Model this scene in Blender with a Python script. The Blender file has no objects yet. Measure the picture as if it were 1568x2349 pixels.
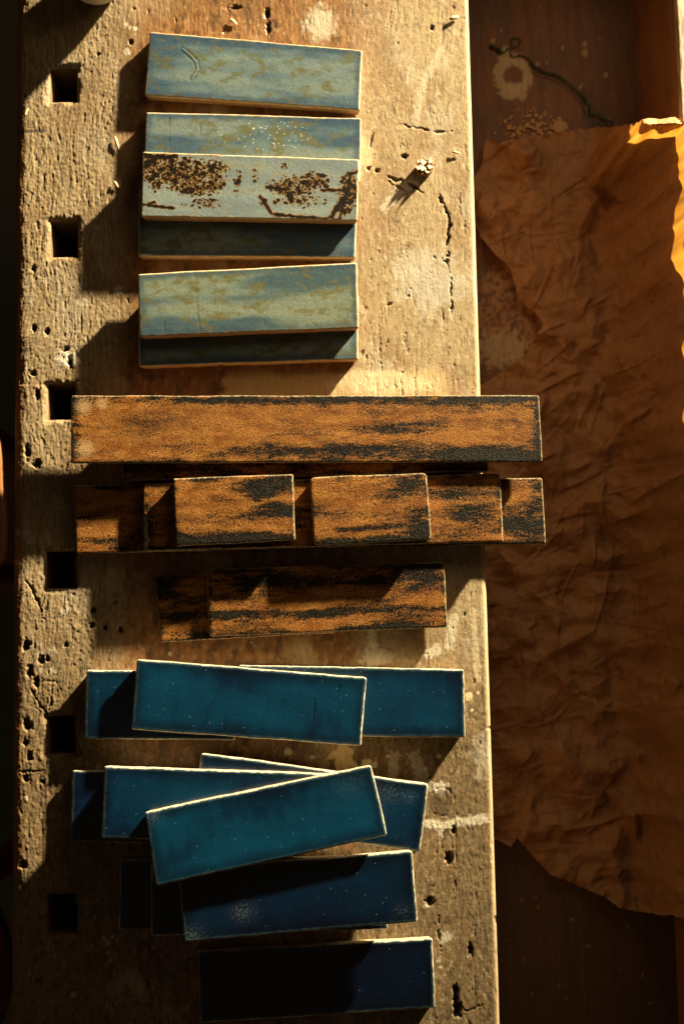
import bpy, math
import numpy as np
from mathutils import Matrix, Vector
S = bpy.context.scene
COL = S.collection

# ------------------------------------------------------------------ camera
F = 2657.0                       # focal length in units of a 1568-wide picture
TH = math.atan(F / 29900.0)      # the camera leans a little towards the top of the bench
RO = 0.0198
HC = 1.096
fw = Vector((0, math.sin(TH), -math.cos(TH)))
up0 = Vector((0, math.cos(TH), math.sin(TH)))
r0 = Vector((1, 0, 0))
rt = (r0 * math.cos(RO) - up0 * math.sin(RO)).normalized()
up = (up0 * math.cos(RO) + r0 * math.sin(RO)).normalized()
cam = bpy.data.objects.new('camera', bpy.data.cameras.new('camera'))
COL.objects.link(cam)
cam.matrix_world = Matrix((
    (rt.x, up.x, -fw.x, 0), (rt.y, up.y, -fw.y, 0), (rt.z, up.z, -fw.z, HC), (0, 0, 0, 1)))
cam.data.sensor_fit = 'HORIZONTAL'
cam.data.sensor_width = 24
cam.data.lens = F / 1568 * 24
cam.data.clip_start = 0.05
cam.data.clip_end = 100
cam.data.dof.use_dof = True
cam.data.dof.focus_distance = 1.085
cam.data.dof.aperture_fstop = 4.0
S.camera = cam

def P(x, y, z=0.0):
    """Point of the place seen at (x, y) of the photograph (1568 wide) at height z."""
    d = rt * ((x - 784) / F) + up * ((1174.5 - y) / F) + fw
    k = (z - HC) / d.z
    return Vector((d.x * k, d.y * k, z))

def PXY(X, Y, Z=0.0):
    """Inverse of P for arrays."""
    dx, dy, dz = X, Y, Z - HC
    a = dx * rt.x + dy * rt.y + dz * rt.z
    b = dx * up.x + dy * up.y + dz * up.z
    c = dx * fw.x + dy * fw.y + dz * fw.z
    return 784 + F * a / c, 1174.5 - F * b / c

# ------------------------------------------------------------------ light
w = bpy.data.worlds.new('World'); S.world = w; w.use_nodes = True
bg = w.node_tree.nodes['Background']
bg.inputs[0].default_value = (1.0, 0.66, 0.36, 1)
bg.inputs[1].default_value = 0.037
EL = math.radians(14.0)
AZ = Vector((0.637, 0.771, 0)).normalized()
DIR = Vector((AZ.x * math.cos(EL), AZ.y * math.cos(EL), math.sin(EL)))
TGT = Vector((0.02, 0.12, 0.0))
sl = bpy.data.lights.new('low_sun_beam', 'SPOT')
sl.energy = 6300
sl.color = (1.0, 0.82, 0.50)
sl.shadow_soft_size = 0.10
sl.spot_size = math.radians(21)
sl.spot_blend = 1.0
so = bpy.data.objects.new('low_sun_beam', sl); COL.objects.link(so)
so.location = TGT + DIR * 4.6
so.rotation_euler = (so.location - Vector((-0.04, 0.34, 0.0))).to_track_quat('Z', 'Y').to_euler()
al = bpy.data.lights.new('window_daylight', 'AREA')
al.shape = 'RECTANGLE'; al.size = 0.45; al.size_y = 0.35
al.energy = 1.15
al.color = (1.0, 0.72, 0.42)
ao = bpy.data.objects.new('window_daylight', al); COL.objects.link(ao)
ao.location = (0.43, 0.77, 0.52)
ao.rotation_euler = (Vector((0.43, 0.77, 0.52)) - Vector((0.1, 0, 0))).to_track_quat('Z', 'Y').to_euler()
S.view_settings.view_transform = 'Standard'
S.view_settings.look = 'None'
S.view_settings.exposure = 0
S.view_settings.gamma = 1

# ------------------------------------------------------------------ numpy helpers
def hash2(ix, iy, seed):
    h = (ix.astype(np.int64) * 374761393 + iy.astype(np.int64) * 668265263 + seed * 2147483647) & 0xffffffff
    h = ((h ^ (h >> 13)) * 1274126177) & 0xffffffff
    h = h ^ (h >> 16)
    return (h & 0xffffff) / float(0x1000000)

def noise(x, y, seed=0):
    """Gradient noise, about -0.7..0.7."""
    ix = np.floor(x); iy = np.floor(y)
    fx = x - ix; fy = y - iy
    ux = fx * fx * fx * (fx * (fx * 6 - 15) + 10); uy = fy * fy * fy * (fy * (fy * 6 - 15) + 10)
    def g(a, b):
        t = hash2(ix + a, iy + b, seed) * 6.2831853
        return np.cos(t) * (fx - a) + np.sin(t) * (fy - b)
    a = g(0, 0) * (1 - ux) + g(1, 0) * ux
    b = g(0, 1) * (1 - ux) + g(1, 1) * ux
    return a * (1 - uy) + b * uy

def fbm(x, y, seed=0, o=4, gain=0.5):
    s = 0; a = 1.0
    for k in range(o):
        s = s + a * noise(x * 2 ** k + 13.7 * k, y * 2 ** k + 7.1 * k, seed + k * 17)
        a *= gain
    return s

def sst(a, b, x):
    t = np.clip((x - a) / (b - a), 0, 1)
    return t * t * (3 - 2 * t)

def mix(c, col, m):
    return c * (1 - m[..., None]) + np.array(col) * m[..., None]

def pdist(X, Y, pts):
    d = np.full(X.shape, 1e9)
    for (x0, y0), (x1, y1) in zip(pts[:-1], pts[1:]):
        vx, vy = x1 - x0, y1 - y0
        t = np.clip(((X - x0) * vx + (Y - y0) * vy) / (vx * vx + vy * vy + 1e-9), 0, 1)
        d = np.minimum(d, np.hypot(X - x0 - t * vx, Y - y0 - t * vy))
    return d

def inpoly(X, Y, pts):
    r = np.zeros(X.shape, bool)
    n = len(pts)
    for i in range(n):
        x0, y0 = pts[i]; x1, y1 = pts[(i + 1) % n]
        c = ((y0 > Y) != (y1 > Y)) & (X < (x1 - x0) * (Y - y0) / (y1 - y0 + 1e-12) + x0)
        r ^= c
    return r

def cells(x, y, seed, jitter=0.9):
    """Distance to the nearest random point, and a random number of that point."""
    ix = np.floor(x); iy = np.floor(y)
    best = np.full(x.shape, 9.0); rid = np.zeros(x.shape)
    for a in (-1, 0, 1):
        for b in (-1, 0, 1):
            cx = ix + a; cy = iy + b
            px_ = cx + 0.5 + jitter * (hash2(cx, cy, seed) - 0.5)
            py_ = cy + 0.5 + jitter * (hash2(cx, cy, seed + 5) - 0.5)
            d = np.hypot(x - px_, y - py_)
            m = d < best
            best = np.where(m, d, best)
            rid = np.where(m, hash2(cx, cy, seed + 9), rid)
    return best, rid

def mesh_np(name, V, Q, mat, parent=None, col=None, rgh=None, smooth=True, tri=None):
    me = bpy.data.meshes.new(name)
    V = np.asarray(V, np.float32).reshape(-1, 3)
    Q = np.asarray(Q, np.int32).reshape(-1, 4) if Q is not None else np.zeros((0, 4), np.int32)
    T = np.asarray(tri, np.int32).reshape(-1, 3) if tri is not None else np.zeros((0, 3), np.int32)
    me.vertices.add(len(V)); me.vertices.foreach_set('co', V.ravel())
    nl = Q.size + T.size
    me.loops.add(nl); me.loops.foreach_set('vertex_index', np.concatenate([Q.ravel(), T.ravel()]))
    me.polygons.add(len(Q) + len(T))
    st = np.concatenate([np.arange(len(Q)) * 4, Q.size + np.arange(len(T)) * 3]).astype(np.int32)
    me.polygons.foreach_set('loop_start', st)
    me.polygons.foreach_set('use_smooth', np.full(len(Q) + len(T), smooth))
    if col is not None:
        c = np.ones((len(V), 4), np.float32)
        c[:, :3] = np.clip(np.asarray(col).reshape(-1, 3), 0.0005, 1)
        at = me.attributes.new('tint', 'FLOAT_COLOR', 'POINT'); at.data.foreach_set('color', c.ravel())
    if rgh is not None:
        at = me.attributes.new('polish', 'FLOAT', 'POINT'); at.data.foreach_set('value', np.asarray(rgh, np.float32).ravel())
    me.update(calc_edges=True); me.validate()
    me.materials.append(mat)
    o = bpy.data.objects.new(name, me); COL.objects.link(o)
    if parent: o.parent = parent
    return o

def tag(o, label=None, cat=None, group=None, kind=None):
    if label: o['label'] = label
    if cat: o['category'] = cat
    if group: o['group'] = group
    if kind: o['kind'] = kind
    return o

def empty(name, loc):
    o = bpy.data.objects.new(name, None); COL.objects.link(o); o.location = loc
    return o

def grid_quads(nx, ny):
    i = np.arange(nx * ny).reshape(ny, nx)
    return np.stack([i[:-1, :-1], i[:-1, 1:], i[1:, 1:], i[1:, :-1]], -1)

def box(name, lo, hi, mat, parent=None, bev=0.002):
    import bmesh
    bm = bmesh.new(); bmesh.ops.create_cube(bm, size=1)
    for v in bm.verts:
        for k in range(3): v.co[k] = lo[k] if v.co[k] < 0 else hi[k]
    if bev: bmesh.ops.bevel(bm, geom=bm.edges[:], offset=bev, segments=2, affect='EDGES')
    me = bpy.data.meshes.new(name); bm.to_mesh(me); bm.free(); me.materials.append(mat)
    o = bpy.data.objects.new(name, me); COL.objects.link(o)
    if parent: o.parent = parent
    return o

def tube(name, pts, rad, mat, parent=None, seg=6, flat=1.0):
    pts = [Vector(p) for p in pts]; V = []; Q = []; n = len(pts)
    for i, p in enumerate(pts):
        t = (pts[min(i + 1, n - 1)] - pts[max(i - 1, 0)]).normalized()
        a = t.cross(Vector((0, 0, 1)));
        if a.length < 1e-4: a = t.cross(Vector((1, 0, 0)))
        a.normalize(); b = a.cross(t)
        r = rad[i] if hasattr(rad, '__len__') else rad
        for k in range(seg):
            an = 2 * math.pi * k / seg
            V.append(p + a * math.cos(an) * r + b * math.sin(an) * r * flat)
    for i in range(n - 1):
        for k in range(seg):
            Q.append((i * seg + k, i * seg + (k + 1) % seg, (i + 1) * seg + (k + 1) % seg, (i + 1) * seg + k))
    T = []
    for k in range(1, seg - 1):
        T += [(0, k + 1, k), ((n - 1) * seg, (n - 1) * seg + k, (n - 1) * seg + k + 1)]
    return mesh_np(name, [tuple(v) for v in V], Q, mat, parent, tri=T)

# ------------------------------------------------------------------ materials
class NT:
    def __init__(s, name):
        s.m = bpy.data.materials.new(name); s.m.use_nodes = True
        s.t = s.m.node_tree; s.b = s.t.nodes['Principled BSDF']
        s.tc = s.n('ShaderNodeTexCoord').outputs['Object']
    def n(s, ty, **kw):
        o = s.t.nodes.new(ty)
        for k, v in kw.items(): setattr(o, k, v)
        return o
    def l(s, a, b): s.t.links.new(a, b)
    def mapped(s, scale):
        m = s.n('ShaderNodeMapping'); m.inputs['Scale'].default_value = scale
        s.l(s.tc, m.inputs[0]); return m.outputs[0]
    def noise(s, scale, detail=4, rough=0.6, vec=None):
        o = s.n('ShaderNodeTexNoise'); o.inputs['Scale'].default_value = scale
        o.inputs['Detail'].default_value = detail; o.inputs['Roughness'].default_value = rough
        s.l(vec if vec is not None else s.tc, o.inputs['Vector']); return o.outputs['Fac']
    def rng(s, v, a, b, c, d):
        o = s.n('ShaderNodeMapRange'); o.inputs[1].default_value = a; o.inputs[2].default_value = b
        o.inputs[3].default_value = c; o.inputs[4].default_value = d; s.l(v, o.inputs[0]); return o.outputs[0]
    def mixc(s, fac, a, b, mode='MIX'):
        o = s.n('ShaderNodeMix', data_type='RGBA', blend_type=mode)
        for v, i in ((fac, 0), (a, 6), (b, 7)):
            if hasattr(v, 'links'): s.l(v, o.inputs[i])
            else: o.inputs[i].default_value = v if i == 0 else (*v, 1)
        return o.outputs[2]
    def bump(s, h, strength, dist, prev=None):
        o = s.n('ShaderNodeBump'); o.inputs['Strength'].default_value = strength
        o.inputs['Distance'].default_value = dist; s.l(h, o.inputs['Height'])
        if prev is not None: s.l(prev, o.inputs['Normal'])
        return o.outputs[0]
    def attr(s, name, out='Color'):
        o = s.n('ShaderNodeAttribute'); o.attribute_name = name; return o.outputs[out]
    def set(s, **kw):
        for k, v in kw.items():
            i = s.b.inputs[k.replace('_', ' ')]
            if hasattr(v, 'links'): s.l(v, i)
            else: i.default_value = (*v, 1) if isinstance(v, tuple) and len(v) == 3 else v
        return s.m

def mat_bench():
    k = NT('weathered_bench_wood')
    base = k.attr('tint')
    g = k.noise(1, 5, 0.65, k.mapped((700, 110, 300)))
    c = k.mixc(1.0, base, k.mixc(k.rng(g, 0.3, 0.7, 0, 1), (0.82, 0.79, 0.74), (1.12, 1.12, 1.12)), 'MULTIPLY')
    s = k.noise(1400, 2, 0.5)
    c = k.mixc(k.rng(s, 0.66, 0.74, 0, 0.5), c, (0.06, 0.04, 0.02))
    b = k.bump(g, 0.5, 0.0006)
    b = k.bump(k.noise(700, 4, 0.6), 0.4, 0.0005, b)
    return k.set(Base_Color=c, Roughness=k.attr('polish', 'Fac'), Normal=b)

def mat_simple_wood(name, a, bcol, rough=0.55, sc=(160, 8, 160)):
    k = NT(name)
    g = k.noise(1, 6, 0.65, k.mapped(sc))
    c = k.mixc(k.rng(g, 0.3, 0.72, 0, 1), a, bcol)
    c = k.mixc(k.rng(k.noise(24, 6, 0.7), 0.48, 0.72, 0, 0.7), c, tuple(x * 0.35 for x in a))
    c = k.mixc(k.rng(k.noise(420, 2, 0.5), 0.70, 0.75, 0, 0.55), c, (0.32, 0.25, 0.15))
    return k.set(Base_Color=c, Roughness=rough, Normal=k.bump(g, 0.35, 0.001))

def mat_glaze(name, rough_mul=1.0, coat=0.0, grit=0.15, gscale=900, gd=0.0003, spec=0.5, speck=None):
    k = NT(name)
    c = k.attr('tint')
    n1 = k.noise(gscale, 3, 0.6)
    c = k.mixc(1.0, c, k.mixc(k.rng(n1, 0.3, 0.7, 0, 1), (0.8, 0.8, 0.8), (1.18, 1.18, 1.18)), 'MULTIPLY')
    if speck:
        c = k.mixc(k.rng(k.noise(speck[0], 1, 0.4), speck[1], speck[1] + 0.03, 0, speck[3]), c, speck[2])
    b = k.bump(n1, grit, gd)
    b = k.bump(k.noise(90, 3, 0.5), 0.25, 0.0008, b)
    return k.set(Base_Color=c, Roughness=k.attr('polish', 'Fac'), Normal=b, Coat_Weight=coat, Coat_Roughness=0.12, Specular_IOR_Level=spec)

def mat_clay(name, a, bcol):
    k = NT(name)
    g = k.noise(260, 6, 0.7)
    c = k.mixc(k.rng(g, 0.35, 0.68, 0, 1), a, bcol)
    return k.set(Base_Color=c, Roughness=0.85, Normal=k.bump(k.noise(1100, 3, 0.6), 0.4, 0.0005))

M_bench = mat_bench()
M_tray = mat_simple_wood('stained_tray_wood', (0.20, 0.085, 0.030), (0.11, 0.045, 0.018))
M_rail = mat_simple_wood('rail_wood', (0.34, 0.16, 0.06), (0.22, 0.09, 0.035))
M_leg = mat_simple_wood('leg_wood', (0.16, 0.08, 0.03), (0.10, 0.05, 0.02), sc=(120, 120, 6))
M_stool = mat_simple_wood('stool_wood', (0.26, 0.11, 0.035), (0.16, 0.06, 0.02), 0.4)
M_pale = mat_glaze('pale_glaze', coat=0.06, grit=0.25, gd=0.0004, spec=0.3)
M_cop = mat_glaze('copper_glaze', grit=0.9, gscale=1000, gd=0.0009, spec=0.12, speck=(1500, 0.70, (0.55, 0.36, 0.14), 0.25))
M_blue = mat_glaze('blue_glaze', coat=0.3, grit=0.10, gscale=1300, gd=0.0002)
M_clay_p = mat_clay('pale_clay', (0.46, 0.29, 0.15), (0.26, 0.16, 0.08))
M_clay_c = mat_clay('dark_clay', (0.34, 0.17, 0.06), (0.12, 0.06, 0.025))
M_clay_b = mat_clay('cream_clay', (0.66, 0.55, 0.40), (0.40, 0.33, 0.22))

# ------------------------------------------------------------------ setting
k = NT('dark_concrete')
M_floor = k.set(Base_Color=k.mixc(k.noise(6, 6, 0.7), (0.12, 0.13, 0.10), (0.20, 0.21, 0.17)), Roughness=0.8)
k = NT('plaster')
M_wall = k.set(Base_Color=k.mixc(k.noise(8, 5, 0.6), (0.22, 0.19, 0.15), (0.30, 0.27, 0.22)), Roughness=0.9)
FZ = -0.85
tag(box('floor', (-5, -5, FZ - 0.1), (5, 5, FZ), M_floor, bev=0), kind='structure')

# unseen wall added to mask the low sun around a window opening (beyond the top right of the picture)
dL = Vector((0.877, -0.481, 0)); nL = Vector((0.481, 0.877, 0)); WC = 0.98
def wall_piece(t0, t1, z0, z1):
    V = []
    for c in (WC, WC + 0.12):
        for t, z in ((t0, z0), (t1, z0), (t1, z1), (t0, z1)):
            p = nL * c + dL * t; V.append((p.x, p.y, z))
    return V
def shade_line(x, y):
    p = P(x, y, 0); return (WC - nL.dot(p)) / nL.dot(AZ) * math.tan(EL)
LINT = shade_line(0, 2349) + 0.10
V = []; Q = []
for a in ((-3, 3, FZ, -0.03), (-3, -0.95, -0.03, LINT), (1.35, 3, -0.03, LINT), (-3, 3, LINT, 1.5)):
    b = len(V); V += wall_piece(*a)
    for q in ((0, 1, 2, 3), (5, 4, 7, 6), (0, 4, 5, 1), (3, 2, 6, 7), (0, 3, 7, 4), (1, 5, 6, 2)):
        Q.append([b + i for i in q])
tag(mesh_np('added_sun_mask_wall', V, Q, M_wall, smooth=False), kind='structure')

# ------------------------------------------------------------------ workbench
bench = tag(empty('workbench', (0, 0, FZ)), 'old weathered wooden workbench with square dog holes, sunlit slab top and sunken tool tray', 'workbench')
def child(o):
    o.parent = bench; o.matrix_parent_inverse = Matrix.Translation((0, 0, -FZ)); return o

XL = P(27, 1174).x; XR = P(1110, 1174).x
Y0, Y1 = -0.58, 0.72
TRAY = -0.146
D = 0.00085
xs = np.linspace(XL, XR, int(round((XR - XL) / D)) + 1)
ys = np.linspace(Y0, Y1, int(round((Y1 - Y0) / D)) + 1)
X, Y = np.meshgrid(xs, ys)
PX, PY = PXY(X, Y, 0.0)
xm, ym = X * 1000, Y * 1000       # millimetres
rng = np.random.default_rng(7)

wob = fbm(xm / 90, ym / 90, 3, 3) * 6
left = 1 - sst(230, 330, PX + 30 * noise(PX / 120, PY / 160, 5))          # eroded front strip
right = sst(770, 850, PX + 50 * noise(PX / 100, PY / 200, 6))             # pale weathered strip
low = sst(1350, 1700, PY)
worn = np.clip(np.maximum(left, right) + 0.15 * (1 - right) * fbm(PX / 150, PY / 220, 8, 2), 0, 1)
ero = np.clip(0.10 + 0.95 * left * (0.8 + 0.6 * noise(PX / 70, PY / 130, 9)) + right * (0.24 + 0.34 * low + 0.5 * fbm(PX / 110, PY / 160, 10, 3)), 0.04, 1.3)
ero = np.maximum(ero, 0.55 * (1 - sst(60, 140, PY + 40 * noise(PX / 60, PY / 60, 2))) )

gx = xm + wob + 5 * noise(xm / 40, ym / 120, 11)
grain = fbm(gx / 2.6, ym / 26, 21, 3)
gr2 = fbm(gx / 7, ym / 60, 22, 3)
chip = fbm(gx / 3.0, ym / 5.0, 23, 4, 0.7)
grit = fbm(xm / 1.9, ym / 2.6, 29, 3, 0.7)
deep = -np.clip(fbm(gx / 4.5, ym / 20, 24, 3) - 0.30, 0, 1)
H = (0.8 + 0.3 * left) * ero * ((0.36 - 0.2 * right) * grain + (0.22 - 0.12 * right) * gr2 + 0.44 * chip + 2.0 * deep) + (0.05 + 0.05 * worn + 0.10 * left) * grit + 0.25 * fbm(xm / 60, ym / 120, 25, 3) + 0.10 * fbm(xm / 6, ym / 18, 26, 3)
# long drying cracks along the grain
crk = np.abs(fbm(gx / 9, ym / 190, 27, 2))
H -= ero * 0.9 * (1 - sst(0, 0.018, crk)) * sst(0.0, 0.35, noise(xm / 18, ym / 35, 28) + 0.05)

def win(x0, x1, y0, y1):
    a, b = P(x0, y1), P(x1, y0)
    i0, i1 = np.searchsorted(xs, [a.x - 0.004, b.x + 0.004]); j0, j1 = np.searchsorted(ys, [a.y - 0.008, b.y + 0.008])
    return np.s_[j0:max(j1, j0 + 1), i0:max(i1, i0 + 1)]
# random pits and worm holes
dark = np.zeros_like(H)
def pit(cx, cy, rx, ry, dep, ang=0.0, sq=2.0):
    x0, x1 = np.searchsorted(xs, [(cx - 2 * max(rx, ry)) / 1000, (cx + 2 * max(rx, ry)) / 1000])
    y0, y1 = np.searchsorted(ys, [(cy - 2 * max(rx, ry)) / 1000, (cy + 2 * max(rx, ry)) / 1000])
    if x1 <= x0 or y1 <= y0: return
    a = xm[y0:y1, x0:x1] - cx; b = ym[y0:y1, x0:x1] - cy
    c, s = math.cos(ang), math.sin(ang)
    u = (a * c + b * s) / rx; v = (-a * s + b * c) / ry
    m = 1 - sst(0.55, 1.15, np.hypot(u, v) + 0.7 * noise(a / (0.5 * rx + 0.8) + cx, b / (0.5 * ry + 0.8) + cy, 31))
    H[y0:y1, x0:x1] -= dep * m
    dark[y0:y1, x0:x1] = np.maximum(dark[y0:y1, x0:x1], m * min(1, dep / 2.2))
for _ in range(950):
    cx = rng.uniform(XL, XR) * 1000; cy = rng.uniform(Y0, Y1) * 1000
    ppx, ppy = PXY(np.array(cx / 1000), np.array(cy / 1000))
    mid = 300 < ppx < 820
    if mid and rng.random() < 0.8: continue
    r = rng.gamma(1.6, 0.24) + 0.30
    pit(cx, cy, r, r * rng.uniform(1, 3.6), 0.20 + r * rng.uniform(0.25, 0.7), rng.normal(0, 0.3))
def mm(x, y):
    p = P(x, y); return p.x * 1000, p.y * 1000
for x, y, r, e, d_ in ((60, 1478, 4, 1.2, 5), (68, 1540, 3.4, 1.9, 6), (83, 1565, 3, 1.7, 5), (95, 1515, 3, 1.3, 5), (108, 1512, 2.3, 1.2, 4),
                       (57, 1487, 3, 1.1, 4), (62, 1664, 4, 1.5, 6), (58, 1705, 2.6, 1.4, 5), (68, 1735, 3, 1.6, 5), (58, 1785, 2.4, 1.7, 5),
                       (98, 1795, 2, 1.2, 4), (52, 1985, 3.6, 1.2, 6), (150, 1480, 2.0, 1.2, 4), (212, 1400, 2.6, 1.2, 4), (210, 1435, 2.4, 1.3, 4),
                       (240, 1440, 2.2, 1.2, 4), (275, 1445, 2.4, 1.3, 4), (612, 28, 2.6, 2.2, 4), (615, 62, 2.4, 2.6, 4), (540, 15, 6, 0.4, 3),
                       (300, 95, 2.2, 1.1, 4), (225, 122, 1.8, 1.1, 4), (927, 358, 3.2, 0.8, 3.4), (990, 62, 2.2, 1.2, 3), (865, 390, 2.6, 0.9, 3),
                       (845, 385, 2.4, 0.8, 3), (985, 2068, 4.6, 0.8, 5), (1140, 2112, 2.6, 1.4, 4), (1030, 1970, 4, 1.5, 4.5), (1040, 1905, 2.4, 1.7, 4),
                       (1140, 1900, 3, 0.6, 4), (1045, 2285, 3, 3.2, 6), (1048, 2318, 4, 1.8, 7), (1140, 1735, 2, 1.5, 4), (1078, 2180, 2.6, 2.4, 3.5),
                       (1130, 1670, 5, 0.35, 3), (150, 800, 3.2, 0.9, 5), (160, 830, 2.6, 2.2, 6), (78, 752, 2.4, 1.7, 5), (107, 760, 2.8, 1.3, 5),
                       (62, 1035, 3, 2.6, 5), (85, 1062, 4.4, 1.0, 7), (75, 855, 3, 1.0, 5), (85, 905, 2.6, 2, 6), (76, 615, 2.4, 1.6, 4)):
    a, b = mm(x, y); pit(a, b, r, r * e, d_)
def crack(pts, wd, dep):
    q = np.array(pts); w_ = win(q[:, 0].min() - 15, q[:, 0].max() + 15, q[:, 1].min() - 15, q[:, 1].max() + 15); A, B_ = PX[w_], PY[w_]
    d_ = pdist(A + 6 * noise(A / 22, B_ / 22, 33) + 4.5 * noise(A / 6, B_ / 9, 36), B_ + 5 * noise(A / 16, B_ / 16, 34) + 3 * noise(A / 5, B_ / 5, 40), pts)
    ends = np.minimum(np.hypot(A - pts[0][0], B_ - pts[0][1]), np.hypot(A - pts[-1][0], B_ - pts[-1][1]))
    wd = max(wd, 2.6) * np.clip(0.72 + 1.5 * noise(A / 20, B_ / 20, 37), 0.08, 1.6) * (0.35 + 0.65 * sst(0, 22, ends))
    m = 1 - sst(wd * 0.4, wd * 1.2, d_)
    H[w_] -= dep * m; dark[w_] = np.maximum(dark[w_], min(0.8, 0.25 * dep + 0.1) * m)
crack([(1005, 442), (1016, 470), (1030, 488), (1027, 545), (1024, 600), (1012, 590)], 3.4, 3.0)
crack([(1024, 600), (1034, 640), (1035, 720)], 2.2, 1.6)
crack([(888, 402), (905, 410), (938, 418), (968, 440)], 4.0, 3.4)
crack([(890, 415), (915, 430), (940, 442)], 2.4, 2)
crack([(912, 280), (950, 292), (1010, 302), (1038, 298)], 2.0, 1.1)
crack([(855, 306), (846, 335)], 3.2, 2)
crack([(1005, 2100), (1008, 2160), (1015, 2200)], 2.4, 2)
crack([(1042, 2300), (1070, 2322), (1110, 2305)], 2.4, 2)
crack([(40, 1772), (100, 1768)], 2.4, 2)
for _ in range(130):                                      # short hairline checks along the grain
    x = rng.choice([rng.uniform(830, 1080), rng.uniform(830, 1120), rng.uniform(60, 330)]); y = rng.choice([rng.uniform(0, 2349), rng.uniform(620, 900)]); l = rng.gamma(2, 14) + 6
    crack([(x, y), (x + rng.normal(0, 1.5), y + l * 0.5), (x + rng.normal(1, 2), y + l)], 1.9, rng.uniform(0.2, 0.6))
crack([(60, 1330), (85, 1375), (100, 1420)], 3, 2)
crack([(70, 1580), (90, 1620), (110, 1640), (118, 1600)], 2.4, 1.6)
# knot plug
for cx, cy, r in ((1013, 1840, 29), (110, 1600, 34)):
    d_ = np.abs(np.hypot(PX - cx, (PY - cy) * 0.9) - r + 3 * noise(PX / 12, PY / 12, 35))
    mk_ = (1 - sst(1.0, 3.0, d_)) * sst(-0.25, 0.3, noise(PX / 16, PY / 16, 38)); H -= 0.6 * mk_; dark = np.maximum(dark, 0.5 * (1 - sst(0.75, 1.05, np.hypot(PX - cx, (PY - cy) * 0.9) / r + 0.3 * noise(PX / 9, PY / 9, 39))) * (cx > 500)) 

# chewed strip at the old clamp (left) : step in the front strip
chew = sst(795, 830, PY) * (1 - sst(880, 885, PY)) * (1 - sst(60, 175, PX)) 
H -= 0.8 * chew * (grain + 0.5)
# edges
dl = (X - XL) * 1000; dr = (XR - X) * 1000
RL = 13 + 4 * noise(ym / 70, ym * 0 + 3.3, 41) + 3 * noise(ym / 14, ym * 0 + 1.3, 42)
t = np.clip(dl / RL, 0, 1); H -= RL * 0.75 * (1 - np.sqrt(np.clip(1 - (1 - t) ** 2, 0, 1)))
RR = 3.5 + 1.0 * noise(ym / 40, ym * 0 + 9.3, 43)
t = np.clip(dr / RR, 0, 1); H -= RR * (1 - np.sqrt(np.clip(1 - (1 - t) ** 2, 0, 1)))
# dog holes
holes = [(113, 153, 176, 231), (114, 505, 176, 588), (107, 880, 171, 961), (105, 1264, 175, 1350), (105, 1643, 173, 1731), (107, 2053, 176, 2148)]
keep = np.ones((len(ys) - 1, len(xs) - 1), bool)
hole_ix = []
for x0, y0, x1, y1 in holes:
    a = P((x0 + x0) / 2, (y0 + y1) / 2); b = P(x1, (y0 + y1) / 2); c = P((x0 + x1) / 2, y0); d_ = P((x0 + x1) / 2, y1)
    i0 = int(np.argmin(abs(xs - a.x))); i1 = int(np.argmin(abs(xs - b.x))); j0 = int(np.argmin(abs(ys - d_.y))); j1 = int(np.argmin(abs(ys - c.y)))
    keep[j0:j1, i0:i1] = False; hole_ix.append((i0, i1, j0, j1))
    ddx = np.maximum(np.maximum(xs[i0] - X, X - xs[i1]), 0) * 1000; ddy = np.maximum(np.maximum(ys[j0] - Y, Y - ys[j1]), 0) * 1000
    dd = np.hypot(ddx, ddy)
    rr = 4.2 + 6.5 * noise(xm / 11, ym / 11, 44) + 2.5 * noise(xm / 3, ym / 3, 45)
    H -= 3.0 * np.clip(1 - dd / np.maximum(rr, 0.6), 0, 1) ** 1.4

# colour of the wood: pale weathered grey-tan, red-brown stain in the middle, paint
cw = np.zeros(H.shape + (3,)) + np.array((0.335, 0.258, 0.148))
cw = mix(cw, (0.26, 0.17, 0.085), sst(-0.15, 0.4, fbm(xm / 34, ym / 60, 51, 5)) * 0.75)
cw = mix(cw, (0.42, 0.37, 0.28), sst(0.05, 0.5, fbm(xm / 40, ym / 70, 52, 4)) * 0.7 * worn)
stain = (1 - worn) * sst(-0.55, 0.05, fbm(xm / 45, ym / 80, 53, 4) + 0.1)
cw = mix(cw, (0.19, 0.080, 0.026), stain * 0.92)
cw = mix(cw, (0.24, 0.12, 0.045), (1 - sst(70, 200, PY)) * sst(250, 420, PX) * (1 - sst(780, 960, PX)) * 0.75)
cw = mix(cw, (0.165, 0.108, 0.046), low * worn * 0.9)  # tan-brown lower end, darkened in the colour to imitate sun falloff
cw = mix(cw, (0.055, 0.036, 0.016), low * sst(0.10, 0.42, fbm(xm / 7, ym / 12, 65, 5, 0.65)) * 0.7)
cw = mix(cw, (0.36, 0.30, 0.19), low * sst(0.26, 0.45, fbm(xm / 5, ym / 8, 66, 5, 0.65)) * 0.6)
cw = mix(cw, (0.36, 0.24, 0.11), stain * sst(0.16, 0.45, fbm(xm / 7, ym / 11, 57, 5, 0.65)) * 0.55)
cw = mix(cw, (0.06, 0.03, 0.013), stain * sst(0.10, 0.45, fbm(xm / 11, ym / 19, 58, 5, 0.65)) * 0.75)
cw = mix(cw, (0.50, 0.43, 0.30), worn * (1 - 0.6 * low) * sst(0.22, 0.5, fbm(xm / 4, ym / 8, 59, 4, 0.65)) * 0.5)
cw = mix(cw, (0.20, 0.125, 0.06), worn * sst(0.12, 0.5, fbm(xm / 6, ym / 9, 60, 5, 0.65)) * 0.6)
cw = mix(cw, (0.10, 0.065, 0.03), sst(0.1, 0.5, fbm(xm / 22, ym / 34, 54, 4)) * (0.25 + 0.4 * low) * (1 - 0.5 * right))
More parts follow.
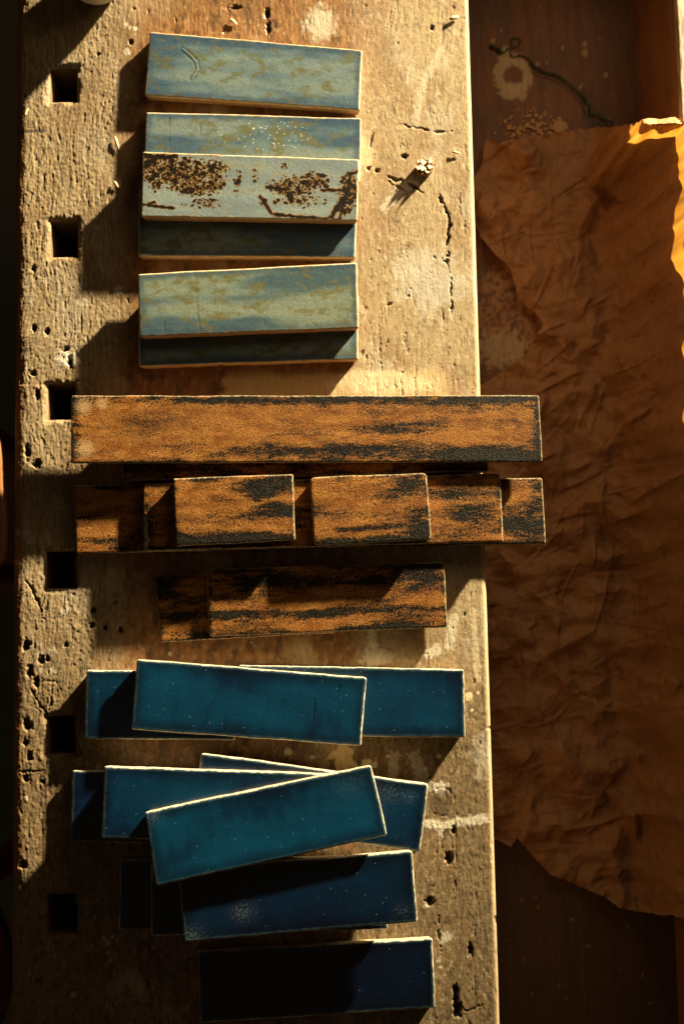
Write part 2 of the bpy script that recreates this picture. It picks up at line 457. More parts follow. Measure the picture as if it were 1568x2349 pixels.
cw = mix(cw, (0.05, 0.03, 0.015), sst(0.30, 0.55, fbm(xm / 9, ym / 15, 55, 3)) * 0.35)
cw = mix(cw, (0.34, 0.15, 0.055), 1 - sst(5, 12, dl + 3 * noise(xm / 9, ym / 20, 56)))          # worn red front edge, brightened in the colour to imitate warm bounce
cw = mix(cw, (0.62, 0.46, 0.28), (1 - sst(2, 6, dr)) * 0.8)
cw = mix(cw, (0.05, 0.03, 0.015), np.clip(-deep * ero * 1.2, 0, 0.5))
rg = 0.62 + 0.2 * worn
rg = rg - 0.22 * stain
def paint(m, col=(0.60, 0.55, 0.44), hgt=0.18, a=1.0):
    sl_, m = m if isinstance(m, tuple) else (np.s_[:, :], m)
    m = np.clip(m, 0, 1) * a
    cw[sl_] = mix(cw[sl_], col, m); H[sl_] += hgt * m; rg[sl_] = rg[sl_] * (1 - m) + 0.8 * m
def blob(cx, cy, rx, ry=None, soft=0.25, rag=0.5, sc=14):
    ry = ry or rx
    w_ = win(cx - 2.2 * rx - 4, cx + 2.2 * rx + 4, cy - 2.2 * ry - 4, cy + 2.2 * ry + 4); A, B_ = PX[w_], PY[w_]
    return w_, 1 - sst(1 - soft, 1 + soft, np.hypot((A - cx) / rx, (B_ - cy) / ry) + rag * fbm(A / sc, B_ / sc, int(cx + cy), 3))
def stroke(pts, wd, dry=0.5, sc=9):
    q = np.array(pts); e_ = 3 * wd; w_ = win(q[:, 0].min() - e_, q[:, 0].max() + e_, q[:, 1].min() - e_, q[:, 1].max() + e_); A, B_ = PX[w_], PY[w_]
    d_ = pdist(A, B_, pts) / wd + dry * fbm(A / sc, B_ / sc, int(pts[0][0]), 4)
    return w_, 1 - sst(0.7, 1.1, d_)
GREY = (0.52, 0.48, 0.38)
paint(blob(735, 52, 34, 36, 0.4, 0.7), GREY, 0.1, 0.75)
paint(stroke([(1010, 112), (965, 200), (952, 285)], 11, 0.9), GREY, 0.05, 0.45)
paint(stroke([(960, 405), (915, 440), (882, 475)], 12, 0.7), (0.60, 0.57, 0.48), 0.1, 0.6)
paint(blob(985, 645, 70, 60, 0.6, 0.9, 30), (0.50, 0.49, 0.45), 0.05, 0.5)
paint(blob(830, 350, 22, 40, 0.5, 0.9), (0.62, 0.53, 0.36), 0.05, 0.7)
mcream = sst(488, 530, PX + 45 * fbm(PX / 40, PY / 40, 61, 4)) * (1 - sst(1010, 1040, PX)) * sst(838, 868, PY - 14 * fbm(PX / 60, PY / 40, 62, 3)) * (1 - sst(1000, 1050, PY))
paint(mcream, (0.44, 0.33, 0.17), 0.1, 0.85)
paint(blob(880, 878, 110, 24, 0.5, 0.6, 30), (0.64, 0.54, 0.36), 0.1, 0.8)
paint(blob(155, 822, 26, 17, 0.3, 0.6), (0.72, 0.68, 0.58), 0.15, 0.9)
paint(blob(785, 1738, 26, 34, 0.2, 0.9, 18), (0.66, 0.52, 0.28), 0.15)
for x, y, r in ((812, 1760, 8), (838, 1752, 9), (858, 1755, 7), (846, 1748, 6), (832, 1768, 5), (716, 1738, 5), (1006, 1735, 5), (660, 1725, 9), (975, 1765, 5), (1075, 1598, 9),
                (1095, 1590, 4), (800, 1795, 5), (890, 1735, 4), (1000, 1600, 5), (1082, 1630, 4), (1035, 1610, 5)):
    paint(blob(x, y, r, r, 0.25, 0.4, 6), (0.62, 0.52, 0.34), 0.15)
for x, y, r in ((38, 1222, 8), (62, 1224, 9), (70, 1240, 9), (92, 1236, 4), (90, 1245, 5), (110, 1230, 8), (114, 1246, 5), (104, 1240, 3), (100, 1253, 3), (96, 1228, 2.5), (52, 1308, 7),
                (35, 1290, 6), (33, 1243, 3), (97, 1268, 3), (140, 1402, 5), (152, 1399, 6), (145, 1412, 5), (200, 1556, 8), (190, 1560, 4), (122, 1495, 9), (92, 1502, 8), (118, 1540, 9),
                (92, 1540, 6), (103, 1790, 9), (60, 1832, 5), (225, 1765, 9), (338, 1778, 5), (238, 2155, 6), (247, 2163, 7), (258, 2150, 5), (268, 2158, 4), (248, 2185, 5), (252, 2205, 5),
                (240, 2172, 3), (232, 2166, 3), (217, 2105, 4), (168, 2283, 7), (1030, 2365, 5), (1015, 2420, 6), (345, 1520, 4), (390, 1500, 4), (850, 1475, 6), (845, 1498, 5), (870, 1506, 6),
                (1005, 2206, 5), (1010, 2220, 4), (975, 2080, 5), (205, 95, 4), (290, 118, 8), (298, 62, 4), (310, 64, 5), (288, 56, 5), (185, 695, 10), (105, 645, 8), (72, 690, 6), (270, 665, 10)):
    paint(blob(x, y, r, r * 1.1, 0.25, 0.45, 6), (0.50, 0.46, 0.36), 0.15, 0.85)
paint(blob(852, 1508, 22, 24, 0.4, 0.9), (0.46, 0.43, 0.34), 0.1, 0.8)
paint(blob(875, 1508, 34, 14, 0.4, 0.9), (0.46, 0.43, 0.34), 0.1, 0.7)
paint(stroke([(846, 1432), (858, 1480)], 10, 0.9), GREY, 0.08, 0.8); paint(stroke([(1040, 1420), (1030, 1480)], 12, 0.9), GREY, 0.08, 0.8)
paint(stroke([(985, 1500), (1000, 1490)], 14, 0.9), GREY, 0.08, 0.8)
paint(stroke([(905, 1735), (900, 1800)], 12, 0.9), GREY, 0.08, 0.6); paint(stroke([(950, 1735), (975, 1800)], 16, 1.0), GREY, 0.08, 0.6)
paint(blob(1008, 1808, 18, 14, 0.3, 0.8), (0.62, 0.58, 0.48), 0.15, 0.9)
paint(stroke([(978, 1892), (1020, 1893), (1060, 1885), (1112, 1880)], 11, 0.8), (0.62, 0.58, 0.46), 0.2, 0.9)
paint(stroke([(995, 1888), (1012, 1912)], 8, 0.8), (0.62, 0.58, 0.46), 0.2, 0.8)
paint(blob(1020, 2150, 16, 14, 0.4, 0.9), (0.60, 0.56, 0.46), 0.1, 0.7)
paint(blob(1110, 1730, 22, 50, 0.5, 1.0), GREY, 0.06, 0.5)
paint(stroke([(255, 2270), (300, 2240), (330, 2290)], 16, 1.1), GREY, 0.05, 0.3)
paint(stroke([(1085, 1400), (1095, 1560)], 7, 0.9), (0.6, 0.5, 0.34), 0.05, 0.6)
# random small splashes
for _ in range(260):
    x = rng.uniform(30, 1130); y = rng.uniform(0, 2349); r = rng.uniform(1.2, 3.2)
    x0, x1 = np.searchsorted(xs, [P(x - 8, y).x, P(x + 8, y).x]); y0, y1 = np.searchsorted(ys, [P(x, y + 8).y, P(x, y - 8).y])
    if x1 <= x0 or y1 <= y0: continue
    m = 1 - sst(r * 0.7, r * 1.2, np.hypot(PX[y0:y1, x0:x1] - x, PY[y0:y1, x0:x1] - y))
    cw[y0:y1, x0:x1] = mix(cw[y0:y1, x0:x1], (0.5, 0.44, 0.32), m * 0.7)
# pencilled ruler marks at the front edge
INK = (0.012, 0.016, 0.016)
def ink(pts, wd, a):
    q = np.array(pts); w_ = win(q[:, 0].min() - 12, q[:, 0].max() + 12, q[:, 1].min() - 12, q[:, 1].max() + 12); A, B_ = PX[w_], PY[w_]
    cw[w_] = mix(cw[w_], INK, (1 - sst(wd * 0.6, wd * 1.1, pdist(A, B_, pts) + 1.2 * noise(A / 5, B_ / 5, 77))) * a)
ink([(40, 301), (100, 298)], 4.2, 0.9)
ink([(52, 276), (52, 290)], 2.2, 0.75)
ink([(63, 277), (64, 290)], 2.2, 0.75); ink([(64, 283), (77, 284)], 2.0, 0.75); ink([(77, 276), (77, 290)], 2.2, 0.75)
ink([(44, 802), (70, 800)], 5.0, 0.9)
ink([(44, 782), (49, 779), (52, 783), (45, 792), (53, 791)], 2.0, 0.8)
ink([(66, 779), (57, 780), (58, 785), (65, 787), (60, 792)], 2.0, 0.8); ink([(72, 786), (84, 785)], 2.0, 0.6)
ink([(26, 2077), (36, 2077)], 3.0, 0.7)

cw = mix(cw, (0.018, 0.012, 0.007), np.clip(dark, 0, 1) * 0.85)
cw = mix(cw, (0.12, 0.074, 0.030), left * 0.32 + 0.12 * sst(-0.2, 0.5, fbm(xm / 55, ym / 75, 64, 3)))
cw *= (1 + 0.22 * np.clip(grain + 0.6 * gr2, -1, 1) * (0.4 + 0.6 * worn) * (1 - 0.55 * right))[..., None]

Vt = np.stack([X, Y, H / 1000 - 0.0006], -1).reshape(-1, 3)
ct = cw.reshape(-1, 3); rt_ = rg.reshape(-1)
nx = len(xs); idx = np.arange(len(Vt)).reshape(len(ys), nx)
Qt = grid_quads(nx, len(ys))[keep]
VV = [Vt]; QQ = [Qt]; CC = [ct]; RG = [rt_]; nb = len(Vt)
def skirt(loop, zb, tint):
    """A wall hung from a loop of rim vertices."""
    global nb
    n = len(loop); top = Vt[loop]; rows = []
    zs = [0.0, 0.5, 1.0]
    dup = top.copy(); VV.append(dup); CC.append(np.tile(tint, (n, 1))); RG.append(np.full(n, 0.8)); prev = np.arange(nb, nb + n); nb += n
    lowv = top.copy(); lowv[:, 2] = zb; VV.append(lowv); CC.append(np.tile(tint, (n, 1))); RG.append(np.full(n, 0.8)); cur = np.arange(nb, nb + n); nb += n
    QQ.append(np.stack([prev, cur, np.roll(cur, -1), np.roll(prev, -1)], -1))
ny = len(ys)
outer = np.concatenate([idx[0, :-1], idx[:-1, -1], idx[-1, :0:-1], idx[:0:-1, 0]])
skirt(outer, TRAY + 0.03, (0.20, 0.10, 0.04))
for i0, i1, j0, j1 in hole_ix:
    lp = np.concatenate([idx[j0, i0:i1], idx[j0:j1, i1], idx[j1, i1:i0:-1], idx[j1:j0:-1, i0]])
    skirt(lp[::-1], TRAY + 0.03, (0.16, 0.10, 0.05))
top = mesh_np('slab_top', np.concatenate(VV), np.concatenate(QQ), M_bench, None, np.concatenate(CC), np.concatenate(RG))
child(top)
SLAB = lambda: None

XT = P(1552, 130).x                       # inner face of the back rail
# sunken tray floor, painted with splashes
k = M_tray
tx = np.linspace(XR - 0.03, XT + 0.004, 120); ty = np.linspace(Y0, Y1, 620)
TX, TY = np.meshgrid(tx, ty); QX, QY = PXY(TX, TY, TRAY); ax, ay = TX * 1000, TY * 1000
ct = np.zeros(TX.shape + (3,)) + np.array((0.22, 0.088, 0.030))
ct = mix(ct, (0.12, 0.05, 0.02), sst(-0.2, 0.4, fbm(ax / 7, ay / 120, 71, 4)) * 0.6)
ct = mix(ct, (0.09, 0.055, 0.028), sst(-0.1, 0.4, fbm(ax / 30, ay / 80, 72, 4)) * 0.6)
ct = mix(ct, (0.10, 0.06, 0.03), sst(1250, 1500, QX + 80 * noise(QX / 80, QY / 120, 3)) * 0.6)
ct = mix(ct, (0.07, 0.045, 0.025), sst(1700, 2000, QY) * 0.8)
def tsplat(m, c, a=0.9):
    global ct
    ct = mix(ct, c, np.clip(m, 0, 1) * a)
rag = fbm(QX / 12, QY / 12, 73, 3)
ring = np.hypot((QX - 1175) / 44, (QY - 170) / 46) + 0.22 * rag
rm = (1 - sst(0.9, 1.1, ring)) * sst(0.42, 0.58, np.hypot((QX - 1176) / 44, (QY - 172) / 46) + 0.12 * rag)
tsplat(rm, (0.50, 0.38, 0.20))
tsplat((1 - sst(0.8, 1.1, np.hypot((QX - 1160) / 18, (QY - 130) / 24) + 0.4 * rag)), (0.50, 0.38, 0.20))
tsplat((1 - sst(0.8, 1.1, np.hypot((QX - 1175) / 34, (QY - 208) / 20) + 0.4 * rag)), (0.50, 0.38, 0.20))
for x, y, r in ((1340, 100, 6), (1341, 120, 7), (1468, 130, 7), (1130, 92, 5), (1150, 67, 4), (1390, 170, 5), (1330, 200, 4), (1250, 260, 5), (1200, 225, 6), (1232, 145, 5), (1345, 245, 5), (1290, 110, 4)):
    tsplat(1 - sst(0.7, 1.1, np.hypot(QX - x, (QY - y) * 0.8) / r + 0.4 * rag), (0.48, 0.34, 0.16), 0.8)
crust = sst(0.0, 0.45, fbm(QX / 16, QY / 16, 74, 5, 0.65) + 0.25) * (1 - sst(0.8, 1.15, np.hypot((QX - 1170) / 85, (QY - 725) / 130) + 0.3 * rag))
tsplat(crust, (0.40, 0.22, 0.09), 0.8)
tsplat((1 - sst(0.75, 1.1, np.hypot((QX - 1150) / 60, (QY - 800) / 45) + 0.7 * rag)), (0.44, 0.34, 0.19), 0.9)
crumb = sst(0.32, 0.5, fbm(QX / 9, QY / 9, 75, 3)) * (1 - sst(0.6, 1.2, np.hypot((QX - 1210) / 70, (QY - 280) / 50)))
tsplat(crumb, (0.50, 0.28, 0.11), 0.8)
for _ in range(160):
    x = rng.uniform(1080, 1568); y = rng.uniform(0, 2349); r = rng.uniform(1.5, 4.5)
    tsplat(1 - sst(0.7, 1.1, np.hypot(QX - x, QY - y) / r), (0.40, 0.28, 0.14), 0.6)
zt = TRAY + (0.5 * fbm(ax / 6, ay / 90, 76, 3) + 0.8 * crust + 0.5 * rm - 0.4) / 1000
k = NT('tray_boards'); g = k.noise(1, 5, 0.65, k.mapped((700, 40, 300)))
M_tray2 = k.set(Base_Color=k.mixc(1.0, k.attr('tint'), k.mixc(k.rng(g, 0.3, 0.7, 0, 1), (0.7, 0.7, 0.7), (1.2, 1.2, 1.2)), 'MULTIPLY'), Roughness=0.6, Normal=k.bump(g, 0.5, 0.0006))
child(mesh_np('tray_floor', np.stack([TX, TY, zt], -1), grid_quads(len(tx), len(ty)), M_tray2, None, ct))
child(box('tray_bottom_board', (XL + 0.10, Y0, TRAY - 0.03), (XT + 0.02, Y1, TRAY - 0.004), M_tray, bev=0.001))
# back rail: inner face dark, sunlit weathered top
rx = np.linspace(XT, XT + 0.05, 51); ry = np.linspace(Y0, Y1, 641)
RX, RY = np.meshgrid(rx, ry); ax, ay = RX * 1000, RY * 1000
e = np.minimum(ax - XT * 1000, 50 - (ax - XT * 1000))
rz = 0.4 * fbm(ax / 3, ay / 30, 81, 3) + 0.4 * fbm(ax / 4, ay / 12, 82, 3) - 2.5 * (1 - sst(0, 2.5 + noise(ax / 9, ay / 15, 83), e))
rc = mix(np.zeros(RX.shape + (3,)) + np.array((0.40, 0.32, 0.22)), (0.25, 0.17, 0.09), sst(0, 0.5, fbm(ax / 9, ay / 60, 84, 4)))
child(mesh_np('back_rail_top', np.stack([RX, RY, rz / 1000 + 0.001], -1), grid_quads(51, 641), M_bench, None, rc, np.full(RX.shape, 0.8)))
child(box('back_rail', (XT, Y0, TRAY - 0.05), (XT + 0.05, Y1, -0.0015), M_rail, bev=0.0006))
child(box('tray_end_board', (XR - 0.03, Y1 + 0.001, TRAY - 0.03), (XT + 0.05, Y1 + 0.03, -0.001), M_rail, bev=0.001))
for yy in (Y0 + 0.06, Y1 - 0.14):
    for xx in (XL + 0.10, XT - 0.05):
        child(box('leg', (xx, yy, FZ), (xx + 0.08, yy + 0.08, TRAY - 0.03), M_leg, bev=0.004))
child(box('stretcher', (XL + 0.12, Y0 + 0.14, FZ + 0.18), (XL + 0.16, Y1 - 0.14, FZ + 0.28), M_leg, bev=0.003))

# ------------------------------------------------------------------ tiles
def style_pale(x, y, de, L, W, seed, opt):
    s = 2.1 * fbm(x / 150 + seed, y / 24, seed, 3) + 0.25 * fbm(x / 18, y / 9, seed + 3, 4)
    for x0, y0_, hw, hl, am in opt.get('bands', ()):
        s = s + am * np.exp(-((y - y0_ + 5 * noise(x / 28, y / 40, seed + 20)) / hw) ** 2 - ((x - x0) / hl) ** 2)
    c = np.zeros(x.shape + (3,)) + np.array((0.105, 0.158, 0.178))
    c = mix(c, (0.038, 0.076, 0.125), sst(-0.25, 0.85, s) * 0.9)
    c = mix(c, (0.155, 0.200, 0.195), sst(-0.1, 0.8, -s) * 0.8)
    ol = fbm(x / 16, y / 9, seed + 7, 5, 0.6) + 0.5 * fbm(x / 60, y / 30, seed + 8, 2)
    c = mix(c, (0.088, 0.092, 0.034), sst(-0.06, 0.55, ol) * 0.85)
    c = mix(c, (0.09, 0.06, 0.02), sst(0.34, 0.55, fbm(x / 2.2, y / 2.0, seed + 9, 3)) * 0.4 * sst(-0.1, 0.3, ol))
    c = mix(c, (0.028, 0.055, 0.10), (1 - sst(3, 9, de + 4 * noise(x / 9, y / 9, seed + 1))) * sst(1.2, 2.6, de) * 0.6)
    c = c * (1 + 0.25 * fbm(x / 2.0, y / 2.0, seed + 15, 2))[..., None]
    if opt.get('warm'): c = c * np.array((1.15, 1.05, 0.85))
    h = 0.12 * fbm(x / 25, y / 12, seed + 4, 2) + 0.07 * fbm(x / 3, y / 3, seed + 5, 2)
    r = 0.33 + 0.2 * sst(0, 0.5, ol)
    for pts, wd in opt.get('cracks', ()):
        d = pdist(x + 0.9 * noise(x / 3, y / 3, seed + 2), y, pts)
        c = mix(c, (0.05, 0.028, 0.008), (1 - sst(wd * 0.4, wd * 1.3, d)) * 0.6 * sst(-0.35, 0.2, noise(x / 5, y / 5, seed + 22))); h = h - 0.15 * (1 - sst(wd * 0.5, wd * 1.4, d))
    if opt.get('squiggle'):
        d = pdist(x + 0.7 * noise(x / 4, y / 4, 5), y, opt['squiggle'])
        m = (1 - sst(0.5, 1.3, np.abs(d - 1.9)))
        c = mix(c, (0.03, 0.04, 0.03), m * 0.6 * (0.6 + noise(x / 4, y / 4, 6))); h = h - 0.22 * m + 0.15 * (1 - sst(0.2, 1.9, d))
    if opt.get('specks'):
        cd, ci = cells(x / 3.4, y / 3.4, seed + 6)
        m = (1 - sst(0.10, 0.17, cd)) * (ci > 0.72) * np.exp(-((x - 10) / 42) ** 2 - ((y - opt['specks']) / 15) ** 2)
        c = mix(c, (0.72, 0.70, 0.6), sst(0.1, 0.5, m)); h = h + 0.25 * m
    if opt.get('blisters'):
        # iron-brown blisters with amber rims
        c = c * 0.6 + np.array((0.24, 0.275, 0.26)) * 0.5
        dens = np.zeros(x.shape)
        for bx, by, rx, ry, a in ((-74, 13, 38, 17, 1.2), (-52, 2, 34, 15, 1.0), (-38, 16, 24, 14, 0.9), (-40, -17, 20, 9, 0.7), (-90, 8, 14, 22, 0.8), (40, 1, 28, 13, 1.05),
                                  (60, 8, 20, 12, 0.9), (48, -12, 36, 10, 0.7), (94, -4, 13, 26, 1.0), (4, 12, 9, 18, 0.55), (-12, 4, 7, 24, 0.62), (14, -16, 6, 8, 0.7), (32, 22, 5, 5, 0.8), (-62, -20, 12, 8, 0.5)):
            dens = np.maximum(dens, 0.94 * a * np.exp(-(((x - bx) / rx) ** 2 + ((y - by) / ry) ** 2) * 1.1))
        core = np.zeros(x.shape); rim = np.zeros(x.shape)
        for sc, sd, th in ((2.0, 31, 0.50), (3.2, 0, 0.44), (5.2, 11, 0.42), (8.5, 23, 0.50)):
            cd, ci = cells(x / sc + 0.32 * noise(x / 2.8, y / 2.8, sd + 3), y / sc + 0.32 * noise(x / 2.8, y / 2.8, sd + 4), seed + sd)
            on = dens * (0.55 + 0.9 * ci) > th + 0.25 * ((ci * 5.7) % 1)
            rad = 0.22 + 0.20 * ((ci * 7.3) % 1)
            core = np.maximum(core, np.where(on, 1 - sst(rad - 0.05, rad + 0.05, cd), 0))
            rim = np.maximum(rim, np.where(on, 1 - sst(rad + 0.02, rad + 0.70 / sc + 0.06, cd), 0))
        for pts, wd in (([(-104, 28), (-80, 27), (-72, 29)], 4.5), ([(-103, 18), (-92, 24)], 6), ([(-101, -20), (-72, -23)], 2.2), ([(-97, -18.5), (-90, -18)], 2.5), ([(10, -9), (22, -26)], 2.6),
                        ([(22, -26), (50, -28), (84, -30)], 3.0), ([(86, -30), (96, 16)], 2.8), ([(16, 0), (32, -1)], 3.0), ([(68, -1), (90, -1)], 2.4), ([(78, -28), (88, -10)], 4.2),
                        ([(-62, -31), (-48, -32)], 1.8), ([(-20, -32), (-12, -31)], 2.0), ([(92, 14), (106, 20)], 2.4), ([(-96, 32), (-30, 31)], 1.6)):
            d = pdist(x + 1.4 * noise(x / 4, y / 4, 91), y + 1.4 * noise(x / 4, y / 4, 92), pts)
            wd = wd * (0.62 + 0.5 * noise(x / 5, y / 5, 94)); core = np.maximum(core, 1 - sst(wd * 0.75, wd, d)); rim = np.maximum(rim, 1 - sst(wd * 0.9, wd + 1.0, d))
        c = mix(c, (0.13, 0.105, 0.035), sst(0.25, 0.75, dens) * sst(-0.2, 0.4, fbm(x / 4, y / 4, 97, 3)) * 0.7)
        c = mix(c, (0.21, 0.092, 0.005), rim * 0.92)
        c = mix(c, (0.0035, 0.0022, 0.0012), core * 0.99)
        c = mix(c, (0.024, 0.017, 0.009), core * sst(0.2, 0.5, noise(x / 1.6, y / 1.6, 95)) * 0.5)
        h = h + 0.16 * core * (0.6 + 0.9 * noise(x / 1.8, y / 1.8, 93)) + 0.04 * rim
        r = r * (1 - core) + 0.42 * core
    ed = 1 - sst(0.5, 1.8, de + 0.7 * noise(x / 5, y / 5, seed + 12))
    c = mix(c, (0.52, 0.42, 0.26), ed * 0.9)
    c = mix(c, (0.45, 0.20, 0.07), ed * sst(0.1, 0.4, noise(x / 12, y / 12, seed + 13)) * 0.7)
    return c, h, r

def style_copper(x, y, de, L, W, seed, opt):
    fine = fbm(x / 1.5, y / 1.3, seed + 1, 3, 0.7)
    s = 0.75 * fbm(x / 75 + seed * 1.7, y / 13, seed, 4, 0.55) + 0.30 * fbm(x / 22, y / 5, seed + 2, 4, 0.6)
    c = np.zeros(x.shape + (3,)) + np.array((0.235, 0.094, 0.018))
    c = mix(c, (0.15, 0.048, 0.006), sst(-0.2, 0.4, fbm(x / 25, y / 12, seed + 3, 4)) * 0.85)
    c = mix(c, (0.34, 0.15, 0.034), sst(0.05, 0.5, fbm(x / 20, y / 10, seed + 4, 4)) * 0.6)
    c = mix(c, (0.035, 0.018, 0.007), sst(0.18, 0.42, fine + 0.35 * s) * 0.7)
    c = mix(c, (0.46, 0.25, 0.07), sst(0.25, 0.45, noise(x / 0.9, y / 0.9, seed + 8)) * 0.5)
    patch = 0.95 * s + 0.05 + opt.get('bias', 0.0) + 0.62 * (1 - sst(0, 7, de + 9 * noise(x / 26, y / 8, seed + 5) + 2))
    c = mix(c, (0.085, 0.034, 0.008), sst(-0.15, 0.40, patch + 0.3 * fine) * 0.6)
    for bx, by, rx, ry, a in opt.get('dark', ()):
        patch = patch + 1.5 * a * np.exp(-(((x - bx) / rx) ** 2 + ((y - by) / ry) ** 2)) * (1 + 0.8 * noise(x / 14, y / 3.5, seed + 16))
    strk = fbm(x / 9, y / 1.3, seed + 18, 4, 0.65)
    m = sst(0.31, 0.41, patch + 0.75 * fine + 0.55 * strk)
    c = mix(c, (0.07, 0.028, 0.007), sst(0.06, 0.40, patch + 0.7 * fine) * 0.75)
    c = mix(c, (0.0042, 0.003, 0.0016), m * 0.98)
    c = mix(c, (0.0095, 0.010, 0.008), m * sst(0.85, 1.3, patch + 0.3 * fine) * 0.8)
    for pts, wd in opt.get('cracks', ()):
        d = pdist(x + 1.2 * noise(x / 7, y / 7, seed), y + 1.2 * noise(x / 7, y / 7, seed + 1), pts)
        c = mix(c, (0.02, 0.012, 0.006), (1 - sst(wd * 0.5, wd * 1.2, d)) * 0.8)
    for bx, by, rr in opt.get('pale', ()):
        c = mix(c, (0.44, 0.30, 0.15), (1 - sst(0.3, 1.2, np.hypot(x - bx, y - by) / rr + 0.6 * fine)) * 0.6)
    ed = (1 - sst(0.2, 1.1, de + 1.1 * noise(x / 3, y / 3, seed + 12)))
    c = mix(c, (0.40, 0.32, 0.20), ed * 0.7)
    h = 0.20 * fine + 0.10 * fbm(x / 14, y / 8, seed + 6, 2) - 0.08 * m
    return c, h, 0.52 - 0.14 * m

def style_blue(x, y, de, L, W, seed, opt):
    t = fbm(x / 110, y / 55, seed, 2) + 0.22 * fbm(x / 9, y / 26, seed + 9, 3)
    g = opt.get('teal', 0.4)
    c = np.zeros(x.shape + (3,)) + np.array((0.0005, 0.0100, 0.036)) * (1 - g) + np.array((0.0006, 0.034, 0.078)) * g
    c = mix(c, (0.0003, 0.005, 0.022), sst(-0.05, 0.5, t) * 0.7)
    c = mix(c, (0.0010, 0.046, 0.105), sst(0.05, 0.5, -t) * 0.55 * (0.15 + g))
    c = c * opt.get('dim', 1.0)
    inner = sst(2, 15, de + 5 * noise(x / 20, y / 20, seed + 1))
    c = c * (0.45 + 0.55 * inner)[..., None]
    fine = fbm(x / 2.2, y / 2.2, seed + 2, 2)
    c = c * (1 + 0.22 * fine)[..., None]
    cd, ci = cells(x / 2.6, y / 2.6, seed + 4, 1.0)
    m = (1 - sst(0.03, 0.10 + 0.08 * ((ci * 9) % 1), cd)) * (ci > 0.975 - 0.04 * noise(x / 30, y / 30, seed + 14))
    c = mix(c, (0.22, 0.27, 0.28), m * 0.6)
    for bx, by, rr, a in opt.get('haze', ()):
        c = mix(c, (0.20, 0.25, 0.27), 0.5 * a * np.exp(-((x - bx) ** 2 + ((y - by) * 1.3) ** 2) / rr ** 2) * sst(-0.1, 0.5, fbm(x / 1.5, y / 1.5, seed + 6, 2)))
    ed = 1 - sst(0.3, 1.2, de + 0.7 * noise(x / 3.5, y / 3.5, seed + 12) + 1.0 * noise(x / 17, y / 17, seed + 13) + 0.15)
    c = mix(c, (0.05, 0.10, 0.125), (1 - sst(0.8, 3.4, de + noise(x / 5, y / 5, seed + 8))) * 0.5)
    c = mix(c, (0.64, 0.57, 0.43), ed * 0.9)
    h = 0.18 * fbm(x / 40, y / 18, seed + 5, 2) - 0.05 * m
    for pts, wd in opt.get('nicks', ()):
        d = pdist(x, y, pts); h = h - 0.4 * (1 - sst(wd * 0.5, wd * 1.4, d)); c = mix(c, (0.001, 0.006, 0.02), (1 - sst(wd * 0.5, wd * 1.2, d)) * 0.8)
    r = 0.30 + 0.06 * fine
    return c, h, r

